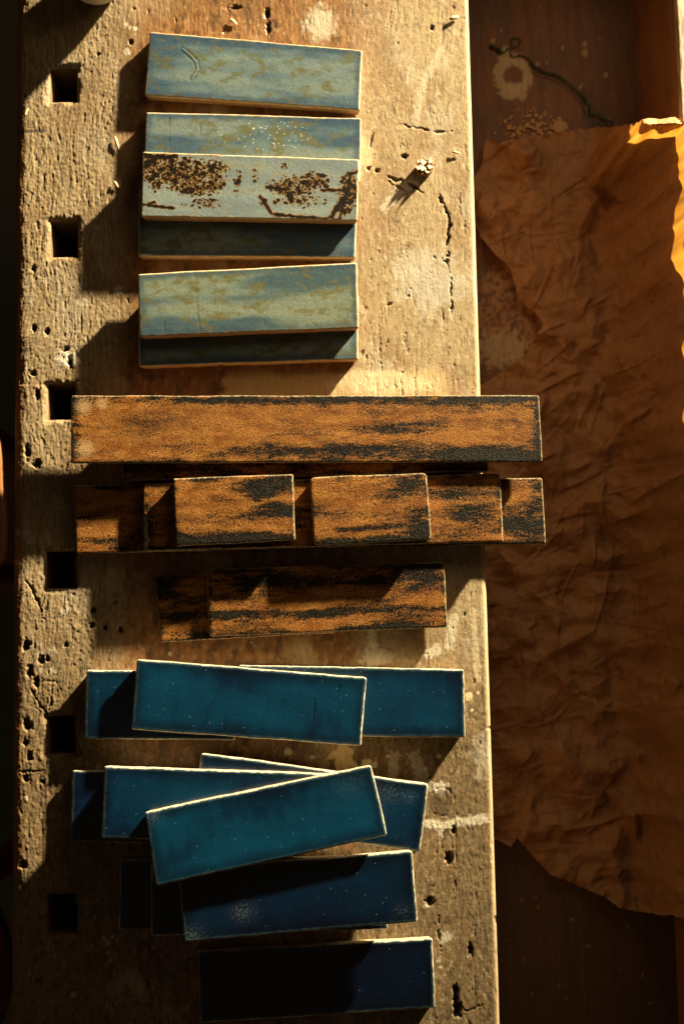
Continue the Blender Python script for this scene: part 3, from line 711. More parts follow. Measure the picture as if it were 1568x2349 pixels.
STY = {'pale': (style_pale, M_pale, M_clay_p, 'glazed_tile'), 'copper': (style_copper, M_cop, M_clay_c, 'glazed_tile'), 'blue': (style_blue, M_blue, M_clay_b, 'glazed_tile')}
DT = 0.0008
def tile(sty, quad, z0, z1, seed, label, group, corner=2.0, **opt):
    """A fired tile: clay body with a glaze skin over its upper face. quad = corners TL, TR, BR, BL as seen at height z1 (mm)."""
    fn, mg, mc, nm = STY[sty]
    z0 /= 1000; z1 /= 1000
    TL, TR, BR, BL = [P(x, y, z1) for x, y in quad]
    cen = (TL + TR + BR + BL) / 4; cen.z = z0
    ax = ((TR - TL) + (BR - BL)); ang = math.atan2(ax.y, ax.x)
    R = Matrix.Rotation(-ang, 2)
    q = [R @ Vector((p.x - cen.x, p.y - cen.y)) for p in (TL, TR, BR, BL)]
    L = ((q[1] - q[0]).length + (q[2] - q[3]).length) / 2; W = ((q[0] - q[3]).length + (q[1] - q[2]).length) / 2
    dt = opt.get('dt', DT); nu = int(L / dt) + 1; nv = int(W / dt) + 1
    u = np.linspace(0, 1, nu); v = np.linspace(0, 1, nv)
    U, Vv = np.meshgrid(u, v)
    # rounded corners: squeeze the corner squares onto quarter discs
    du = np.minimum(U, 1 - U) * L * 1000; dv = np.minimum(Vv, 1 - Vv) * W * 1000
    r = corner
    a = np.clip(r - du, 0, r); b = np.clip(r - dv, 0, r)
    hy = np.hypot(a, b); f = np.where(hy > 1e-6, np.maximum(a, b) / np.maximum(hy, 1e-6), 1)
    ua = np.where((a > 0) & (b > 0), (a - a * f), 0) / (L * 1000); va = np.where((a > 0) & (b > 0), (b - b * f), 0) / (W * 1000)
    U2 = U + np.where(U < 0.5, ua, -ua); V2 = Vv + np.where(Vv < 0.5, va, -va)
    def B(U_, V_):
        w0 = (1 - U_) * (1 - V_); w1 = U_ * (1 - V_); w2 = U_ * V_; w3 = (1 - U_) * V_      # V down the picture
        return (w0 * q[0].x + w1 * q[1].x + w2 * q[2].x + w3 * q[3].x, w0 * q[0].y + w1 * q[1].y + w2 * q[2].y + w3 * q[3].y)
    gx_, gy_ = B(U2, V2)
    x = gx_ * 1000; y = gy_ * 1000
    de = np.minimum(du, dv)
    de = np.where((a > 0) & (b > 0), r - hy * f, de)
    # hand-made outline: wander in and out by a few tenths of a millimetre
    wv = 0.6 * noise(x / 42, y / 42, seed + 71) + 0.35 * noise(x / 9, y / 9, seed + 72) - 0.7 * sst(0.46, 0.62, noise(x / 5, y / 5, seed + 74))
    fall = 1 - sst(0, 8, de)
    nrm = np.where(dv < du, 0, 1)
    gx_ = gx_ + np.where(nrm == 1, np.sign(U - 0.5) * wv * fall, 0) / 1000
    gy_ = gy_ + np.where(nrm == 0, np.sign(0.5 - Vv) * wv * fall, 0) / 1000
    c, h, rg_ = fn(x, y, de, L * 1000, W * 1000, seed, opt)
    re = opt.get('round', 1.8)
    tt = np.clip(de / re, 0, 1)
    h = h - re * 0.75 * (1 - np.sqrt(np.clip(1 - (1 - tt) ** 2, 0, 1))) + 0.15 * noise(x / 5, y / 5, seed + 73) * (1 - sst(0, 4, de))
    T = z1 - z0
    Z = T + np.minimum(h, 0.6) / 1000 - 0.0004
    Vg = np.stack([gx_, gy_, Z], -1).reshape(-1, 3)
    ix = np.arange(nu * nv).reshape(nv, nu)
    loop = np.concatenate([ix[0, :-1], ix[:-1, -1], ix[-1, :0:-1], ix[:0:-1, 0]])
    n = len(loop)
    lip = Vg[loop].copy()
    lipd = 0.0022 + 0.0009 * noise(lip[:, 0] * 90, lip[:, 1] * 90, seed + 75)
    lip[:, 2] -= np.minimum(lipd, T * 0.5)
    Q = grid_quads(nu, nv).reshape(-1, 4)[:, ::-1]
    k0 = nu * nv + np.arange(n)
    Ql = np.stack([loop, np.roll(loop, -1), np.roll(k0, -1), k0], -1)
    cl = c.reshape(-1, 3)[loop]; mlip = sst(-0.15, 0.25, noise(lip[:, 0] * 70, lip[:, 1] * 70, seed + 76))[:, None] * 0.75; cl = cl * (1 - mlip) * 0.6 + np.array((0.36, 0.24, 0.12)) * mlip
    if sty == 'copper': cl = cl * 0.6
    # body
    body = Vg[loop].copy()
    ctr = body.mean(0); inn = body.copy(); sh = (1 - 0.00035 / max(0.03, W / 2))
    inn[:, :2] = ctr[:2] + (inn[:, :2] - ctr[:2]) * sh
    t0 = inn.copy(); t0[:, 2] -= 0.0010
    t1 = inn.copy(); t1[:, 2] = T * 0.45; t1[:, :2] += 0.0004 * np.stack([noise(t1[:, 0] * 150, t1[:, 1] * 150, seed + 81), noise(t1[:, 0] * 150, t1[:, 1] * 150, seed + 82)], -1)
    t2 = inn.copy(); t2[:, 2] = 0.0006; t3 = inn.copy(); t3[:, :2] = ctr[:2] + (t3[:, :2] - ctr[:2]) * (1 - 0.0010 / max(0.03, W / 2)); t3[:, 2] = 0.0
    bv = np.concatenate([t0, t1, t2, t3, [[ctr[0], ctr[1], 0.0]]])
    bq = []
    for i in range(3):
        a0 = i * n + np.arange(n); b0 = (i + 1) * n + np.arange(n)
        bq.append(np.stack([a0, np.roll(a0, -1), np.roll(b0, -1), b0], -1))
    bt = np.stack([3 * n + np.arange(n), np.roll(3 * n + np.arange(n), -1), np.full(n, 4 * n)], -1)
    o = mesh_np(nm, bv, np.concatenate(bq), mc, tri=bt)
    o.location = cen; o.rotation_euler = (0, 0, ang)
    tag(o, label, 'tile', group)
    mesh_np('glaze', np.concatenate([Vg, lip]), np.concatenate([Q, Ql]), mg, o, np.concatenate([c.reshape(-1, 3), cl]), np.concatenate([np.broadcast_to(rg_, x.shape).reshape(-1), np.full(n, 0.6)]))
    return o

GP = 'pale grey-blue glazed tiles'; GC = 'copper-brown glazed tiles'; GB = 'deep blue glazed tiles'
tile('pale', [(343, 70), (832, 113), (825, 252), (331, 217)], 0, 12, 101, 'pale blue-grey tile with a hooked squiggle scratched in its glaze, at the far end', GP,
     bands=((0, 26, 7, 140, 0.5), (-20, -10, 8, 90, 0.7), (0, 8, 8, 90, -0.5), (-95, -10, 30, 14, 0.7), (90, -22, 10, 30, 0.6)), squiggle=[(-72, 17), (-66, 13), (-57, 5), (-55, -3), (-60, -12)])
tile('pale', [(334, 255), (829, 269), (826, 418), (329, 403)], 0, 12, 112, 'pale blue-grey tile with white specks, half covered by the rust-blistered tile', GP,
     cracks=[([(-82, 30), (-81, 2)], 0.7), ([(-52, 22), (-51, 10)], 0.7), ([(-52, -2), (-53, -8)], 0.7)], specks=12, bands=((70, 7, 6, 60, 0.9), (-10, 10, 5, 50, 0.5), (-60, 12, 18, 40, -0.5), (40, -10, 5, 80, -0.5)))
tile('pale', [(327, 346), (824, 364), (820, 506), (323, 496)], 12, 24, 123, 'grey-blue tile covered in dark rust-brown blisters with amber rims', GP, blisters=True, dt=0.0005)
tile('pale', [(319, 432), (820, 447), (815, 591), (316, 588)], 0, 12, 134, 'grey-blue tile in shadow directly below the rust-blistered tile', GP, cracks=[([(-68, -14), (-64, -24)], 0.8), ([(-70, 20), (-71, 10)], 0.7)], bands=((40, -6, 12, 70, 0.8), (-60, -18, 8, 40, -0.5)))
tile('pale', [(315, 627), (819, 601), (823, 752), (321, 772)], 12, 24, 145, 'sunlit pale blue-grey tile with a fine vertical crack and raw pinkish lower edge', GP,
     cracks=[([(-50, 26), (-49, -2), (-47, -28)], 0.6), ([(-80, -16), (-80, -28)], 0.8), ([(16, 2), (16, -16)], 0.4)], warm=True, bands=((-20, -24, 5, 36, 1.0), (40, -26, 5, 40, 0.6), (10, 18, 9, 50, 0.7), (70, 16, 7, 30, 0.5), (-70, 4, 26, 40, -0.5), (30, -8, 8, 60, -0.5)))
tile('pale', [(318, 684), (822, 676), (821, 824), (318, 841)], 0, 12, 156, 'dark shaded grey-blue tile lying under the cracked sunlit tile', GP)

tile('copper', [(279, 950), (1119, 935), (1120, 1080), (280, 1103)], 0, 19.5, 201, 'copper-brown tile mostly hidden under the longest copper tile', GC, bias=0.2)
tile('copper', [(163, 907), (1236, 906), (1244, 1059), (161, 1062)], 20, 28.5, 212, 'longest copper-brown tile, reaching past the slab edge over the paper', GC, bias=-0.10, round=1.4,
     dark=((-60, 27, 130, 5, 0.55), (150, 27, 120, 6, 0.5), (40, -22, 170, 7, 0.45), (175, -23, 40, 7, 0.7), (217, 0, 6, 40, 0.5), (-216, 0, 7, 40, 0.5), (70, 0, 60, 5, 0.3), (160, -26, 60, 5, 0.4), (-100, 0, 90, 18, -0.25)),
     pale=((-207, 22, 9), (-205, -18, 10), (-190, 24, 6)), cracks=[([(-36, -6), (-10, -5), (26, -6)], 0.6), ([(-20, -17), (30, -10), (60, -3)], 0.5), ([(120, -3), (100, -8)], 0.4)])
tile('copper', [(170, 1113), (1243, 1096), (1252, 1247), (173, 1270)], 0, 11, 223, 'bottom tile of the copper stack, with both ends showing past the tile above', GC, bias=-0.05,
     dark=((205, -14, 24, 10, 0.7), (215, 20, 10, 20, 0.5), (-30, -20, 150, 8, 0.3)))
tile('copper', [(327, 1110), (1147, 1085), (1155, 1243), (329, 1264)], 11, 21, 234, 'middle tile of the copper stack, under the two short tiles', GC, bias=-0.02,
     dark=((140, -6, 24, 7, 0.6), (125, 12, 26, 4, 0.5), (-30, -10, 26, 18, 0.4), (-165, -10, 8, 26, 0.5)))
tile('copper', [(396, 1097), (672, 1087), (677, 1239), (403, 1253)], 21, 31, 245, 'short copper tile with a grey-black patch at its upper right, left of the pair', GC, corner=1.6, bias=-0.12,
     dark=((26, 18, 15, 14, 0.85), (44, -2, 20, 8, 0.75), (0, -27, 60, 6, 0.95), (-46, -28, 16, 7, 0.5), (50, 26, 14, 8, 0.6), (-40, 0, 16, 18, -0.25)))
tile('copper', [(710, 1095), (978, 1084), (989, 1238), (719, 1252)], 21, 31, 256, 'short copper tile with rounded corners and a dark slash, right of the pair', GC, corner=4.5, bias=-0.12,
     dark=((-10, -18, 34, 2.2, 0.8), (38, 22, 16, 10, 0.6), (46, -20, 12, 16, 0.8), (-10, -30, 50, 4, 0.8)))
tile('copper', [(354, 1321), (760, 1304), (770, 1452), (368, 1474)], 0, 6, 267, 'shaded copper tile poking out left from beneath the lowest copper tile of the top', GC, corner=2.5,
     dark=((-76, 20, 14, 12, 0.8), (-60, -8, 16, 5, 0.6), (-50, -24, 16, 6, 0.4)))['label'] = 'reddish copper tile in shadow, only its left end showing beneath another tile'
tile('copper', [(474, 1306), (1019, 1289), (1026, 1439), (480, 1461)], 6, 13, 278, 'copper tile with long black streaks and two slanting sun patches, just above the blue tiles', GC, corner=3.5, bias=-0.04,
     dark=((-60, 16, 34, 9, 0.5), (40, 16, 34, 8, 0.5), (-90, -12, 26, 6, 0.7), (20, -12, 90, 3.0, 0.6), (60, -29, 40, 4, 0.9), (-54, 30, 8, 6, 0.7), (92, 22, 16, 12, 0.7), (-10, -16, 30, 3, 0.5)))

tile('blue', [(198, 1537), (541, 1541), (538, 1699), (193, 1696)], 0, 14, 301, 'teal-blue tile peeking out on the left under the tilted teal tile', GB, teal=0.75)
tile('blue', [(547, 1526), (1064, 1536), (1067, 1692), (546, 1690)], 0, 14, 312, 'deep blue tile at the slab edge, its right half uncovered', GB, teal=0.5)
tile('blue', [(313, 1512), (840, 1555), (828, 1712), (300, 1674)], 14, 28, 323, 'dark teal tile with a small nick, tilted across two blue tiles', GB, teal=0.85, nicks=[([(82, 22), (80, 15)], 0.8), ([(60, 8), (60, -12)], 0.5)])
tile('blue', [(165, 1768), (700, 1779), (695, 1944), (161, 1932)], 0, 10, 334, 'near-black blue tile at the far left, half under a bright-edged blue tile', GB, teal=0.1)
tile('blue', [(252, 1770), (770, 1790), (765, 1920), (248, 1908)], 10, 20, 335, 'blue tile buried under the bright-edged royal blue tile', GB, teal=0.3)
tile('blue', [(252, 1768), (436, 1775), (432, 1912), (248, 1906)], 20, 30, 336, 'short blue tile buried beside the slanting tile in the blue pile', GB, teal=0.3)
tile('blue', [(461, 1728), (982, 1800), (963, 1955), (442, 1884)], 20, 30, 345, 'slanting blue tile with a pale painted-in reflection near its right end, under the crosswise tile', GB, teal=0.3, haze=((70, 18, 9, 0.7), (88, 17, 7, 0.6)))  # haze paints the pale reflection into the glaze colour
tile('blue', [(238, 1758), (780, 1777), (775, 1935), (232, 1924)], 30, 40, 356, 'royal blue tile with a bright white upper edge, under the crosswise teal tile', GB, teal=0.5)
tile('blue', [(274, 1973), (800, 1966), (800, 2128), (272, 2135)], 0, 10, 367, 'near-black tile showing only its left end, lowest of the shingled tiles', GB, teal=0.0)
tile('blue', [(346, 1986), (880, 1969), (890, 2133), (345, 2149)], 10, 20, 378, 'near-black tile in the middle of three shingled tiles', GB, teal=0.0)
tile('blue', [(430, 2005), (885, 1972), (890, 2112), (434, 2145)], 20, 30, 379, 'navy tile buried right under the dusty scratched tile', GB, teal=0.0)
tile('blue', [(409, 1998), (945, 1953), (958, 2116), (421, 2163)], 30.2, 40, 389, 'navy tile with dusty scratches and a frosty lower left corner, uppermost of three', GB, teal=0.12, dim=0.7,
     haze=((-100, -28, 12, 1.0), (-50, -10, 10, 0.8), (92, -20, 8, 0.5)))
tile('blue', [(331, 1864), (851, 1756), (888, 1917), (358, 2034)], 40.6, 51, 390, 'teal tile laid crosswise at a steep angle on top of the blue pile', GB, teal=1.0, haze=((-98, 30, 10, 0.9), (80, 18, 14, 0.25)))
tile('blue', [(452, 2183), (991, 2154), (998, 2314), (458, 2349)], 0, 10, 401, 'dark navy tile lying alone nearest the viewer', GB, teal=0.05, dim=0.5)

# ------------------------------------------------------------------ kraft paper in the tray
k = NT('kraft_paper')
fib = k.noise(1, 4, 0.6, k.mapped((500, 60, 300)))
pc = k.mixc(k.rng(fib, 0.3, 0.7, 0, 1), (0.37, 0.195, 0.083), (0.48, 0.265, 0.118))
pc = k.mixc(k.rng(k.noise(18, 4, 0.6), 0.4, 0.7, 0, 0.5), pc, (0.29, 0.15, 0.064))
wrp = k.n('ShaderNodeVectorMath', operation='MULTIPLY_ADD'); wn = k.n('ShaderNodeTexNoise'); wn.inputs['Scale'].default_value = 30; k.l(k.tc, wn.inputs['Vector'])
k.l(wn.outputs['Color'], wrp.inputs[0]); wrp.inputs[1].default_value = (0.012, 0.012, 0.012); k.l(k.tc, wrp.inputs[2])
nb_ = k.bump(fib, 0.15, 0.0004)
for sc_, ds_ in ((38, 0.0050), (85, 0.0022)):
    vo = k.n('ShaderNodeTexVoronoi', feature='F1', distance='MANHATTAN'); vo.inputs['Scale'].default_value = sc_; k.l(wrp.outputs[0], vo.inputs['Vector'])
    nb_ = k.bump(vo.outputs['Distance'], 0.75, ds_, nb_)
k.set(Base_Color=pc, Roughness=0.65, Normal=nb_)
tr = k.n('ShaderNodeBsdfTranslucent'); tr.inputs[0].default_value = (0.75, 0.36, 0.05, 1)
ms = k.n('ShaderNodeMixShader'); ms.inputs[0].default_value = 0.25
k.l(k.b.outputs[0], ms.inputs[1]); k.l(tr.outputs[0], ms.inputs[2]); k.l(ms.outputs[0], k.t.nodes['Material Output'].inputs[0])
M_paper = k.m
px_ = np.linspace(XR - 0.012, XT + 0.045, 205); py_ = np.linspace(-0.56, 0.56, 940)
GX, GY = np.meshgrid(px_, py_); ax, ay = GX * 1000, GY * 1000
wx = ax + 8 * noise(ax / 40, ay / 40, 501); wy = ay + 8 * noise(ax / 40, ay / 40, 502)
hz = 3.0 * noise(wx / 75, wy / 95, 503) + 0.7 * noise(wx / 30, wy / 36, 504)
prg = np.random.default_rng(41)
for a_, lam, sl_a in ((0.35, 52, 0.26), (1.25, 70, 0.26), (2.3, 44, 0.22), (2.9, 81, 0.24), (0.9, 35, 0.18), (1.8, 27, 0.14)):
    ph = (ax * math.cos(a_) + ay * math.sin(a_)) / lam + 0.9 * noise(ax / 75, ay / 75, int(lam)) + 0.16 * noise(ax / 21, ay / 21, int(lam) + 3)
    tri = np.abs(ph - np.floor(ph) - 0.5) * 2
    tri = np.maximum(tri, 0.18) if lam > 40 else tri
    hz = hz + sl_a * lam * 0.5 * tri * np.clip(0.75 + 0.9 * noise(ax / 45, ay / 45, int(lam) + 7), 0, 1.5)
for q in range(620):
    cx, cy = prg.uniform(ax.min(), ax.max()), prg.uniform(ay.min(), ay.max()); ln = prg.gamma(2.2, 9) + 6; wd = prg.choice([prg.gamma(2.0, 2.6) + 2.0, prg.uniform(1.8, 3.6)])
    an = prg.choice([prg.normal(0.25, 0.35), prg.normal(1.1, 0.5), prg.uniform(0, 3.14)]); c_, s_ = math.cos(an), math.sin(an)
    i0, i1 = np.searchsorted(px_, [(cx - ln * 1.1 - wd) / 1000, (cx + ln * 1.1 + wd) / 1000]); j0, j1 = np.searchsorted(py_, [(cy - ln * 1.1 - wd) / 1000, (cy + ln * 1.1 + wd) / 1000])
    A = ax[j0:j1, i0:i1] - cx; B_ = ay[j0:j1, i0:i1] - cy
    if A.size == 0: continue
    bend = prg.normal(0, 0.006)
    al_ = A * c_ + B_ * s_; d_ = -A * s_ + B_ * c_ + bend * al_ ** 2 * 0.5
    k1 = prg.uniform(0.5, 1.0); prof = np.where(d_ > 0, np.clip(1 - d_ / wd, 0, 1), np.clip(1 + d_ / (wd * k1 * 0.6), 0, 1))
    hz[j0:j1, i0:i1] += prg.choice([1, 1, -0.7]) * wd * prg.uniform(0.2, 0.8) * prof * (1 - sst(0.3, 1.0, np.abs(al_) / ln))
base = TRAY + 0.004 + np.maximum(hz - 4, -2 + 0.2 * hz) / 1000
# the sheet climbs the back rail and folds over it
rise = np.clip((GX + 0.012 * noise(ay / 80, ax / 80, 509) + 0.007 * noise(ay / 22, ax / 30, 519) - XT + 0.058) / 0.060, 0, 1) ** 2.2 
tall = sst(P(1560, 1180).y, P(1560, 940).y, GY)
topz = -0.020 + 0.050 * tall + 0.010 * noise(ay / 60, ax * 0, 510) + 0.004 * noise(ay / 17, ax / 17, 511)
Zp = base * (1 - rise) + (topz + hz / 1600) * rise + (hz - 8) / 1000 * 0.9 * np.clip(rise * (1 - rise) * 4, 0, 1)
over = np.clip((GX - XT - 0.006) / 0.03, 0, 1)
Zp = Zp - 0.020 * over * tall + 0.025 * over * (1 - tall)
ye = P(1500, 266, 0.01).y - GY                       # stiff fold along the top edge, standing up into the sun
fmask = sst(P(1405, 280, 0).x, P(1470, 280, 0).x, GX + 0.006 * noise(ay / 9, ax / 9, 520))
fl = (0.002 + 0.015 * np.clip(ye / 0.013, 0, 1) + hz / 3000) - 0.17 * (1 - fmask) - 0.2 * sst(0.013, 0.019, ye + 0.004 * noise(ax / 12, ay / 30, 521))
Zp = np.maximum(Zp, np.where((ye > -0.02) & (ye < 0.02), fl, -1))
QX, QY = PXY(GX, GY, Zp)
jag = 4 * noise(QX / 9, QY / 9, 512) + 6 * noise(QX / 30, QY / 30, 513)
outline = [(1060, 440), (1085, 408), (1100, 380), (1113, 316), (1150, 325), (1200, 312), (1260, 305), (1330, 294), (1390, 286), (1440, 282), (1480, 272), (1540, 268), (1640, 258), (1640, 2140), (1568, 2108),
           (1480, 2096), (1420, 2085), (1385, 2060), (1340, 2040), (1260, 2008), (1215, 1960), (1186, 1926), (1172, 1946), (1140, 1930), (1060, 1930), (1060, 900), (1100, 884), (1150, 852), (1205, 812), (1243, 742), (1225, 718), (1188, 690), (1168, 615), (1130, 580), (1098, 540)]
ins = inpoly(QX + jag * 0.6, QY + jag * 0.6, outline)
kp = ins[:-1, :-1] & ins[1:, :-1] & ins[:-1, 1:] & ins[1:, 1:]
tag(mesh_np('crumpled_paper', np.stack([GX, GY, Zp], -1), grid_quads(len(px_), len(py_))[kp], M_paper), 'large crumpled sheet of brown kraft paper lining the tool tray and climbing its back rail', 'paper')

# ------------------------------------------------------------------ small things
# bowl at the top left
k = NT('grey_stoneware'); M_bowl = k.set(Base_Color=k.mixc(k.noise(60, 4, 0.6), (0.40, 0.42, 0.36), (0.52, 0.53, 0.46)), Roughness=0.45)
c = P(208, -96, 0.044); prof = [(0.0, 0.0), (0.020, 0.0), (0.023, 0.003), (0.030, 0.012), (0.0345, 0.026), (0.036, 0.035), (0.0352, 0.0365), (0.034, 0.035), (0.032, 0.026), (0.027, 0.013), (0.018, 0.006), (0.0, 0.005)]
NS = 48; V = []; Q = []
for r, z in prof:
    for i in range(NS):
        a = 2 * math.pi * i / NS; V.append((r * math.cos(a), r * math.sin(a), z))
for i in range(len(prof) - 1):
    for j in range(NS): Q.append((i * NS + j, i * NS + (j + 1) % NS, (i + 1) * NS + (j + 1) % NS, (i + 1) * NS + j))
o = mesh_np('bowl', V, Q, M_bowl); o.location = (c.x, c.y, 0); o.scale = (1, 1, 1.2)
tag(o, 'pale grey ceramic bowl cut off by the top edge, near a dog hole', 'bowl')

# broken dowel stub
k = NT('splintered_wood'); M_splint = k.set(Base_Color=k.mixc(k.noise(500, 3, 0.6), (0.50, 0.30, 0.12), (0.80, 0.64, 0.40)), Roughness=0.7)
k = NT('dark_dowel'); M_dow = k.set(Base_Color=k.mixc(k.noise(1, 4, 0.6, k.mapped((900, 900, 60))), (0.10, 0.045, 0.015), (0.22, 0.10, 0.035)), Roughness=0.6)
c = P(972, 388, 0.0)
NS = 20; V = []; Q = []; rg2 = np.random.default_rng(5)
for z, r in ((0, 0.0066), (0.003, 0.0068), (0.0052, 0.0066)):
    for i in range(NS):
        a = 2 * math.pi * i / NS
        V.append((r * math.cos(a), r * math.sin(a), z + (0.0008 * rg2.random() if z > 0.005 else 0)))
for i in range(2):
    for j in range(NS): Q.append((i * NS + j, i * NS + (j + 1) % NS, (i + 1) * NS + (j + 1) % NS, (i + 1) * NS + j))
V.append((0, 0, 0.0050)); T = [(2 * NS + j, 2 * NS + (j + 1) % NS, 3 * NS) for j in range(NS)]
stub = mesh_np('broken_dowel', V, Q, M_dow, tri=T, smooth=False); stub.location = (c.x, c.y, -0.0005); stub.scale = (1.2, 1.2, 1.15)
tag(stub, 'snapped-off dowel stub with a bright splintered top, standing on the sunlit slab', 'dowel')
sw = Vector((-0.55, -0.83, 0)); pr = Vector((0.83, -0.55, 0))
for u_, v_, wd_, ln_, up_ in ((0.0078, 0.0012, 0.0030, 0.0034, 0.0026), (0.0098, 0.0004, 0.0012, 0.0040, 0.0030), (0.0046, -0.0030, 0.0050, 0.0040, 0.0016), (0.0038, 0.0032, 0.0056, 0.0030, 0.0022),
                              (0.0008, -0.0010, 0.0066, 0.0050, 0.0036), (-0.0012, 0.0040, 0.0036, 0.0030, 0.0044), (-0.0022, -0.0036, 0.0044, 0.0036, 0.0050), (0.0020, -0.0062, 0.0018, 0.0022, 0.0034)):
    # a flat torn blade of wood whose broad face leans back from the light
    b0 = -sw * u_ + pr * v_ + Vector((0, 0, 0.0056))
    q = [b0 - pr * wd_ / 2, b0 + pr * wd_ / 2, b0 + pr * wd_ * 0.42 + sw * ln_ * 0.55 + Vector((0, 0, up_ * 0.6)), b0 + pr * wd_ * 0.22 + sw * ln_ * 1.15 + Vector((0, 0, up_)), b0 - pr * wd_ * 0.40 + sw * ln_ * 0.6 + Vector((0, 0, up_ * 0.55))]
    bk = [p + sw * 0.0007 - Vector((0, 0, 0.0006)) for p in q]
    Vb = [tuple(p) for p in q + bk]
    Tb = [(0, 1, 2), (0, 2, 4), (4, 2, 3), (5, 7, 6), (5, 9, 7), (9, 8, 7)]
    Qb = [(0, 5, 6, 1), (1, 6, 7, 2), (2, 7, 8, 3), (3, 8, 9, 4), (4, 9, 5, 0)]
    mesh_np('splinter', Vb, Qb, M_splint, stub, tri=Tb, smooth=False)
# loose chips
def chip_(p0, p1, r, label, m=None):
    a, b = P(*p0, 0.0015), P(*p1, 0.0015); mid = (a + b) / 2
    o = tube('wood_chip', [a - mid, (a - mid) * 0.3 + Vector((0, 0, 0.0006)), (b - mid) * 0.4, b - mid], [r * 0.5, r, r * 0.9, r * 0.4], m or M_splint, seg=6, flat=0.55)
    o.location = mid; tag(o, label, 'wood chip', 'loose wood chips on the slab'); return o
chip_((527, 42), (543, 56), 0.0019, 'stubby pale wood chip above the scratched tile at the far end')
chip_((264, 313), (272, 342), 0.0016, 'thin straw-like wood chip left of the pale tiles, in the shadow edge')
chip_((1036, 348), (1056, 351), 0.0014, 'short straight wood chip right of the broken dowel')
chip_((262, 415), (271, 430), 0.0014, 'tiny curled wood chip at the shadow edge left of the blistered tile')
chip_((1030, 44), (1052, 36), 0.0022, 'flat brownish wood chip near the top right corner of the slab', M_splint)
chip_((508, 80), (512, 74), 0.0012, 'splinter leaning on the back edge of the scratched tile')
chip_((56, 268), (64, 248), 0.0012, 'tiny pale wood chip above the pencilled ruler mark')

# green twine
k = NT('green_twine'); M_tw = k.set(Base_Color=k.mixc(k.noise(900, 2, 0.5), (0.012, 0.045, 0.018), (0.022, 0.07, 0.026)), Roughness=0.8)
def path(pts, z):
    pts = [P(x, y, z) for x, y in pts]; out = []
    for i in range(len(pts) - 1):
        p0, p1, p2, p3 = pts[max(i - 1, 0)], pts[i], pts[i + 1], pts[min(i + 2, len(pts) - 1)]
        for s in range(6):
            t = s / 6
            out.append(0.5 * ((2 * p1) + (p2 - p0) * t + (2 * p0 - 5 * p1 + 4 * p2 - p3) * t * t + (3 * p1 - p0 - 3 * p2 + p3) * t ** 3))
    out.append(pts[-1]); return out
tw = empty('green_twine', P(1250, 180, TRAY)); tag(tw, 'tangled dark green twine trailing over the tray boards to the paper', 'twine')
def twp(pts, z, r):
    q = path(pts, z); q = [p + Vector((0.0022 * float(noise(np.array(i * 0.31), np.array(r * 900), 3)), 0.0022 * float(noise(np.array(i * 0.27), np.array(r * 900), 4)), 0)) for i, p in enumerate(q)]
    r = [r * (0.8 + 0.7 * float(noise(np.array(i * 0.43), np.array(z * 100), 6))) for i in range(len(q))]
    o = tube('strand', q, r, M_tw, tw, seg=7); o.matrix_parent_inverse = Matrix.Translation(-tw.location); return o
Zt = TRAY + 0.0022
twp([(1122, 104), (1140, 110), (1152, 120), (1164, 112), (1170, 112), (1172, 126), (1180, 130), (1195, 126), (1210, 135), (1225, 150), (1245, 163), (1268, 168), (1290, 180), (1312, 198), (1330, 214), (1342, 228), (1350, 248), (1356, 262), (1372, 262), (1380, 272), (1392, 282)], Zt, 0.0011)
twp([(1212, 148), (1232, 166), (1262, 176), (1292, 190), (1310, 208), (1330, 224), (1338, 246), (1346, 262), (1358, 264)], Zt + 0.001, 0.0008)
twp([(1170, 92), (1178, 86), (1190, 88), (1194, 98), (1186, 106), (1176, 104), (1172, 96)], Zt, 0.0009)
twp([(1358, 262), (1366, 268), (1376, 290), (1392, 296), (1404, 310), (1398, 322), (1384, 326), (1378, 332)], Zt + 0.008, 0.0010)
twp([(1376, 276), (1392, 274), (1404, 282), (1396, 290), (1382, 286)], Zt + 0.006, 0.0010)
twp([(1122, 104), (1132, 106), (1146, 116), (1152, 121)], Zt + 0.001, 0.0019)
# pale chip and crumbs in the tray
k = NT('plaster_crumb'); M_cr = k.set(Base_Color=k.mixc(k.noise(300, 4, 0.6), (0.40, 0.23, 0.10), (0.55, 0.38, 0.18)), Roughness=0.9)
c = P(1283, 292, TRAY); V = []; Q = []; NS = 18
for z, s in ((0.0, 1.0), (0.0028, 0.96), (0.0036, 0.7), (0.0030, 0.0)):
    for i in range(NS):
        a = 2 * math.pi * i / NS; r = 0.0085 * s * (1 + 0.08 * math.sin(3 * a + 1)) ; V.append((r * math.cos(a), r * 0.95 * math.sin(a), z))
for i in range(3):
    for j in range(NS): Q.append((i * NS + j, i * NS + (j + 1) % NS, (i + 1) * NS + (j + 1) % NS, (i + 1) * NS + j))
o = mesh_np('plaster_disc', V, Q, M_cr); o.location = c
tag(o, 'round pale plaster flake lying in the tray by the top edge of the paper', 'plaster flake')
V = []; Q = []
for _ in range(90):
    x, y = rng.normal(1222, 40), rng.normal(288, 18); s = rng.uniform(0.0007, 0.0022)
    p = P(x, y, TRAY + 0.001); b = len(V)
    for dx in (-1, 1):
        for dy in (-1, 1):
            for dz in (-1, 1): V.append((p.x + dx * s * rng.uniform(0.5, 1.3), p.y + dy * s * rng.uniform(0.5, 1.3), p.z + dz * s * 0.6))
    for q in ((0, 1, 3, 2), (4, 6, 7, 5), (0, 4, 5, 1), (2, 3, 7, 6), (0, 2, 6, 4), (1, 5, 7, 3)): Q.append([b + i for i in q])
tag(mesh_np('crumbs', V, Q, M_cr, smooth=False), 'scattered ochre crumbs beside the paper in the tray', 'crumbs', kind='stuff')

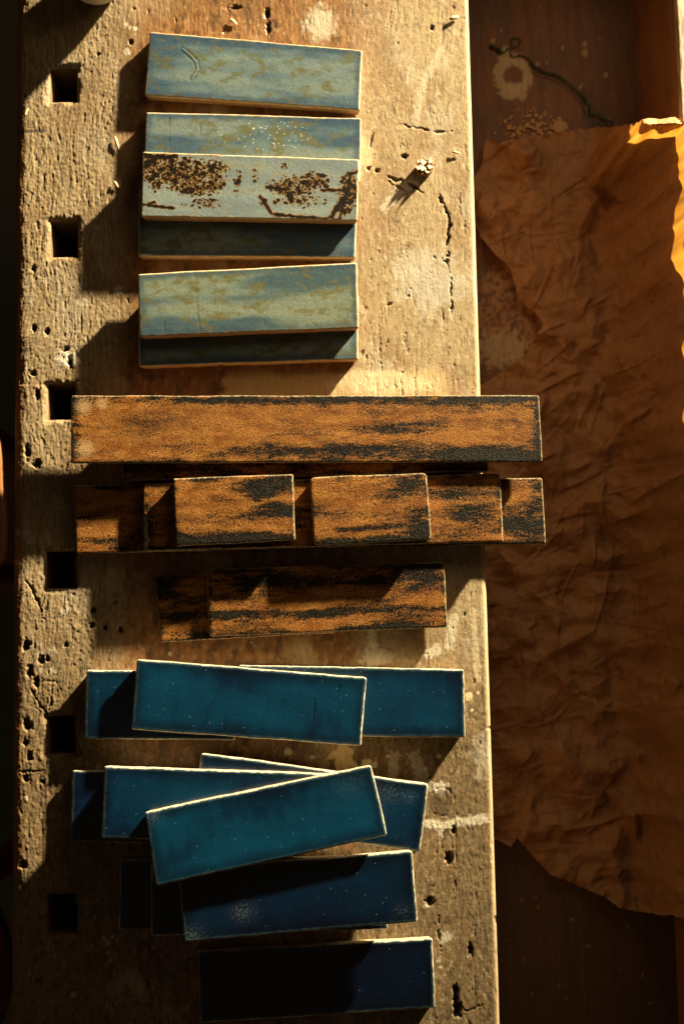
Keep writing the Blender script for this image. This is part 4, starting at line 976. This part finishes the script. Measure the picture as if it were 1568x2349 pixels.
# wooden stools half hidden under the front of the bench
def stool(cx, cy, z, r, label):
    t = empty('wooden_stool', (cx, cy, FZ)); tag(t, label, 'stool')
    V = []; Q = []; NS = 40
    for rr, zz in ((0, z), (r * 0.6, z - 0.004), (r - 0.01, z), (r, z - 0.008), (r, z - 0.03), (r - 0.012, z - 0.036), (0, z - 0.036)):
        for i in range(NS):
            a = 2 * math.pi * i / NS; V.append((rr * math.cos(a), rr * math.sin(a), zz - FZ))
    for i in range(6):
        for j in range(NS): Q.append((i * NS + j, i * NS + (j + 1) % NS, (i + 1) * NS + (j + 1) % NS, (i + 1) * NS + j))
    mesh_np('seat', V, Q, M_stool, t)
    for i in range(4):
        a = math.pi / 4 + i * math.pi / 2
        tube('leg', [(r * 0.9 * math.cos(a), r * 0.9 * math.sin(a), 0), (r * 0.6 * math.cos(a), r * 0.6 * math.sin(a), z - FZ - 0.036)], [0.016, 0.02], M_stool, t, seg=10)
ch = empty('wooden_chair', P(-150, 1130, FZ)); tag(ch, 'brown bentwood chair at the left edge, its looped backrest beside the third dog hole', 'chair')
def chp(name, pts, r, seg=12):
    o = tube(name, pts, r, M_stool, ch, seg=seg); o.matrix_parent_inverse = Matrix.Translation(-ch.location); return o
cc = P(-150, 1130, 0)
chp('backrest', path([(-80, 975), (-30, 985), (-8, 1030), (-3, 1100), (2, 1180), (4, 1240), (-2, 1280), (-30, 1300), (-80, 1305)], -0.012), 0.0065)
q0 = P(-60, 975, 0.004); q1 = P(-60, 1305, 0.004)
for q in (q0, q1):
    chp('back_post', [q, q + Vector((-0.02, 0, -0.42)), Vector((q.x - 0.02, q.y, FZ))], 0.011)
    chp('leg', [Vector((q.x - 0.34, q.y, FZ + 0.44)), Vector((q.x - 0.36, q.y, FZ))], [0.012, 0.010])
o = box('seat', (q0.x - 0.38, min(q0.y, q1.y) - 0.02, FZ + 0.44), (q0.x + 0.0, max(q0.y, q1.y) + 0.02, FZ + 0.47), M_stool, ch, 0.008); o.matrix_parent_inverse = Matrix.Translation(-ch.location)
p = P(16, 2240, -0.22); stool(p.x - 0.15, p.y, -0.22, 0.15, 'brown round wooden stool at the left edge, beside the nearest dog hole')
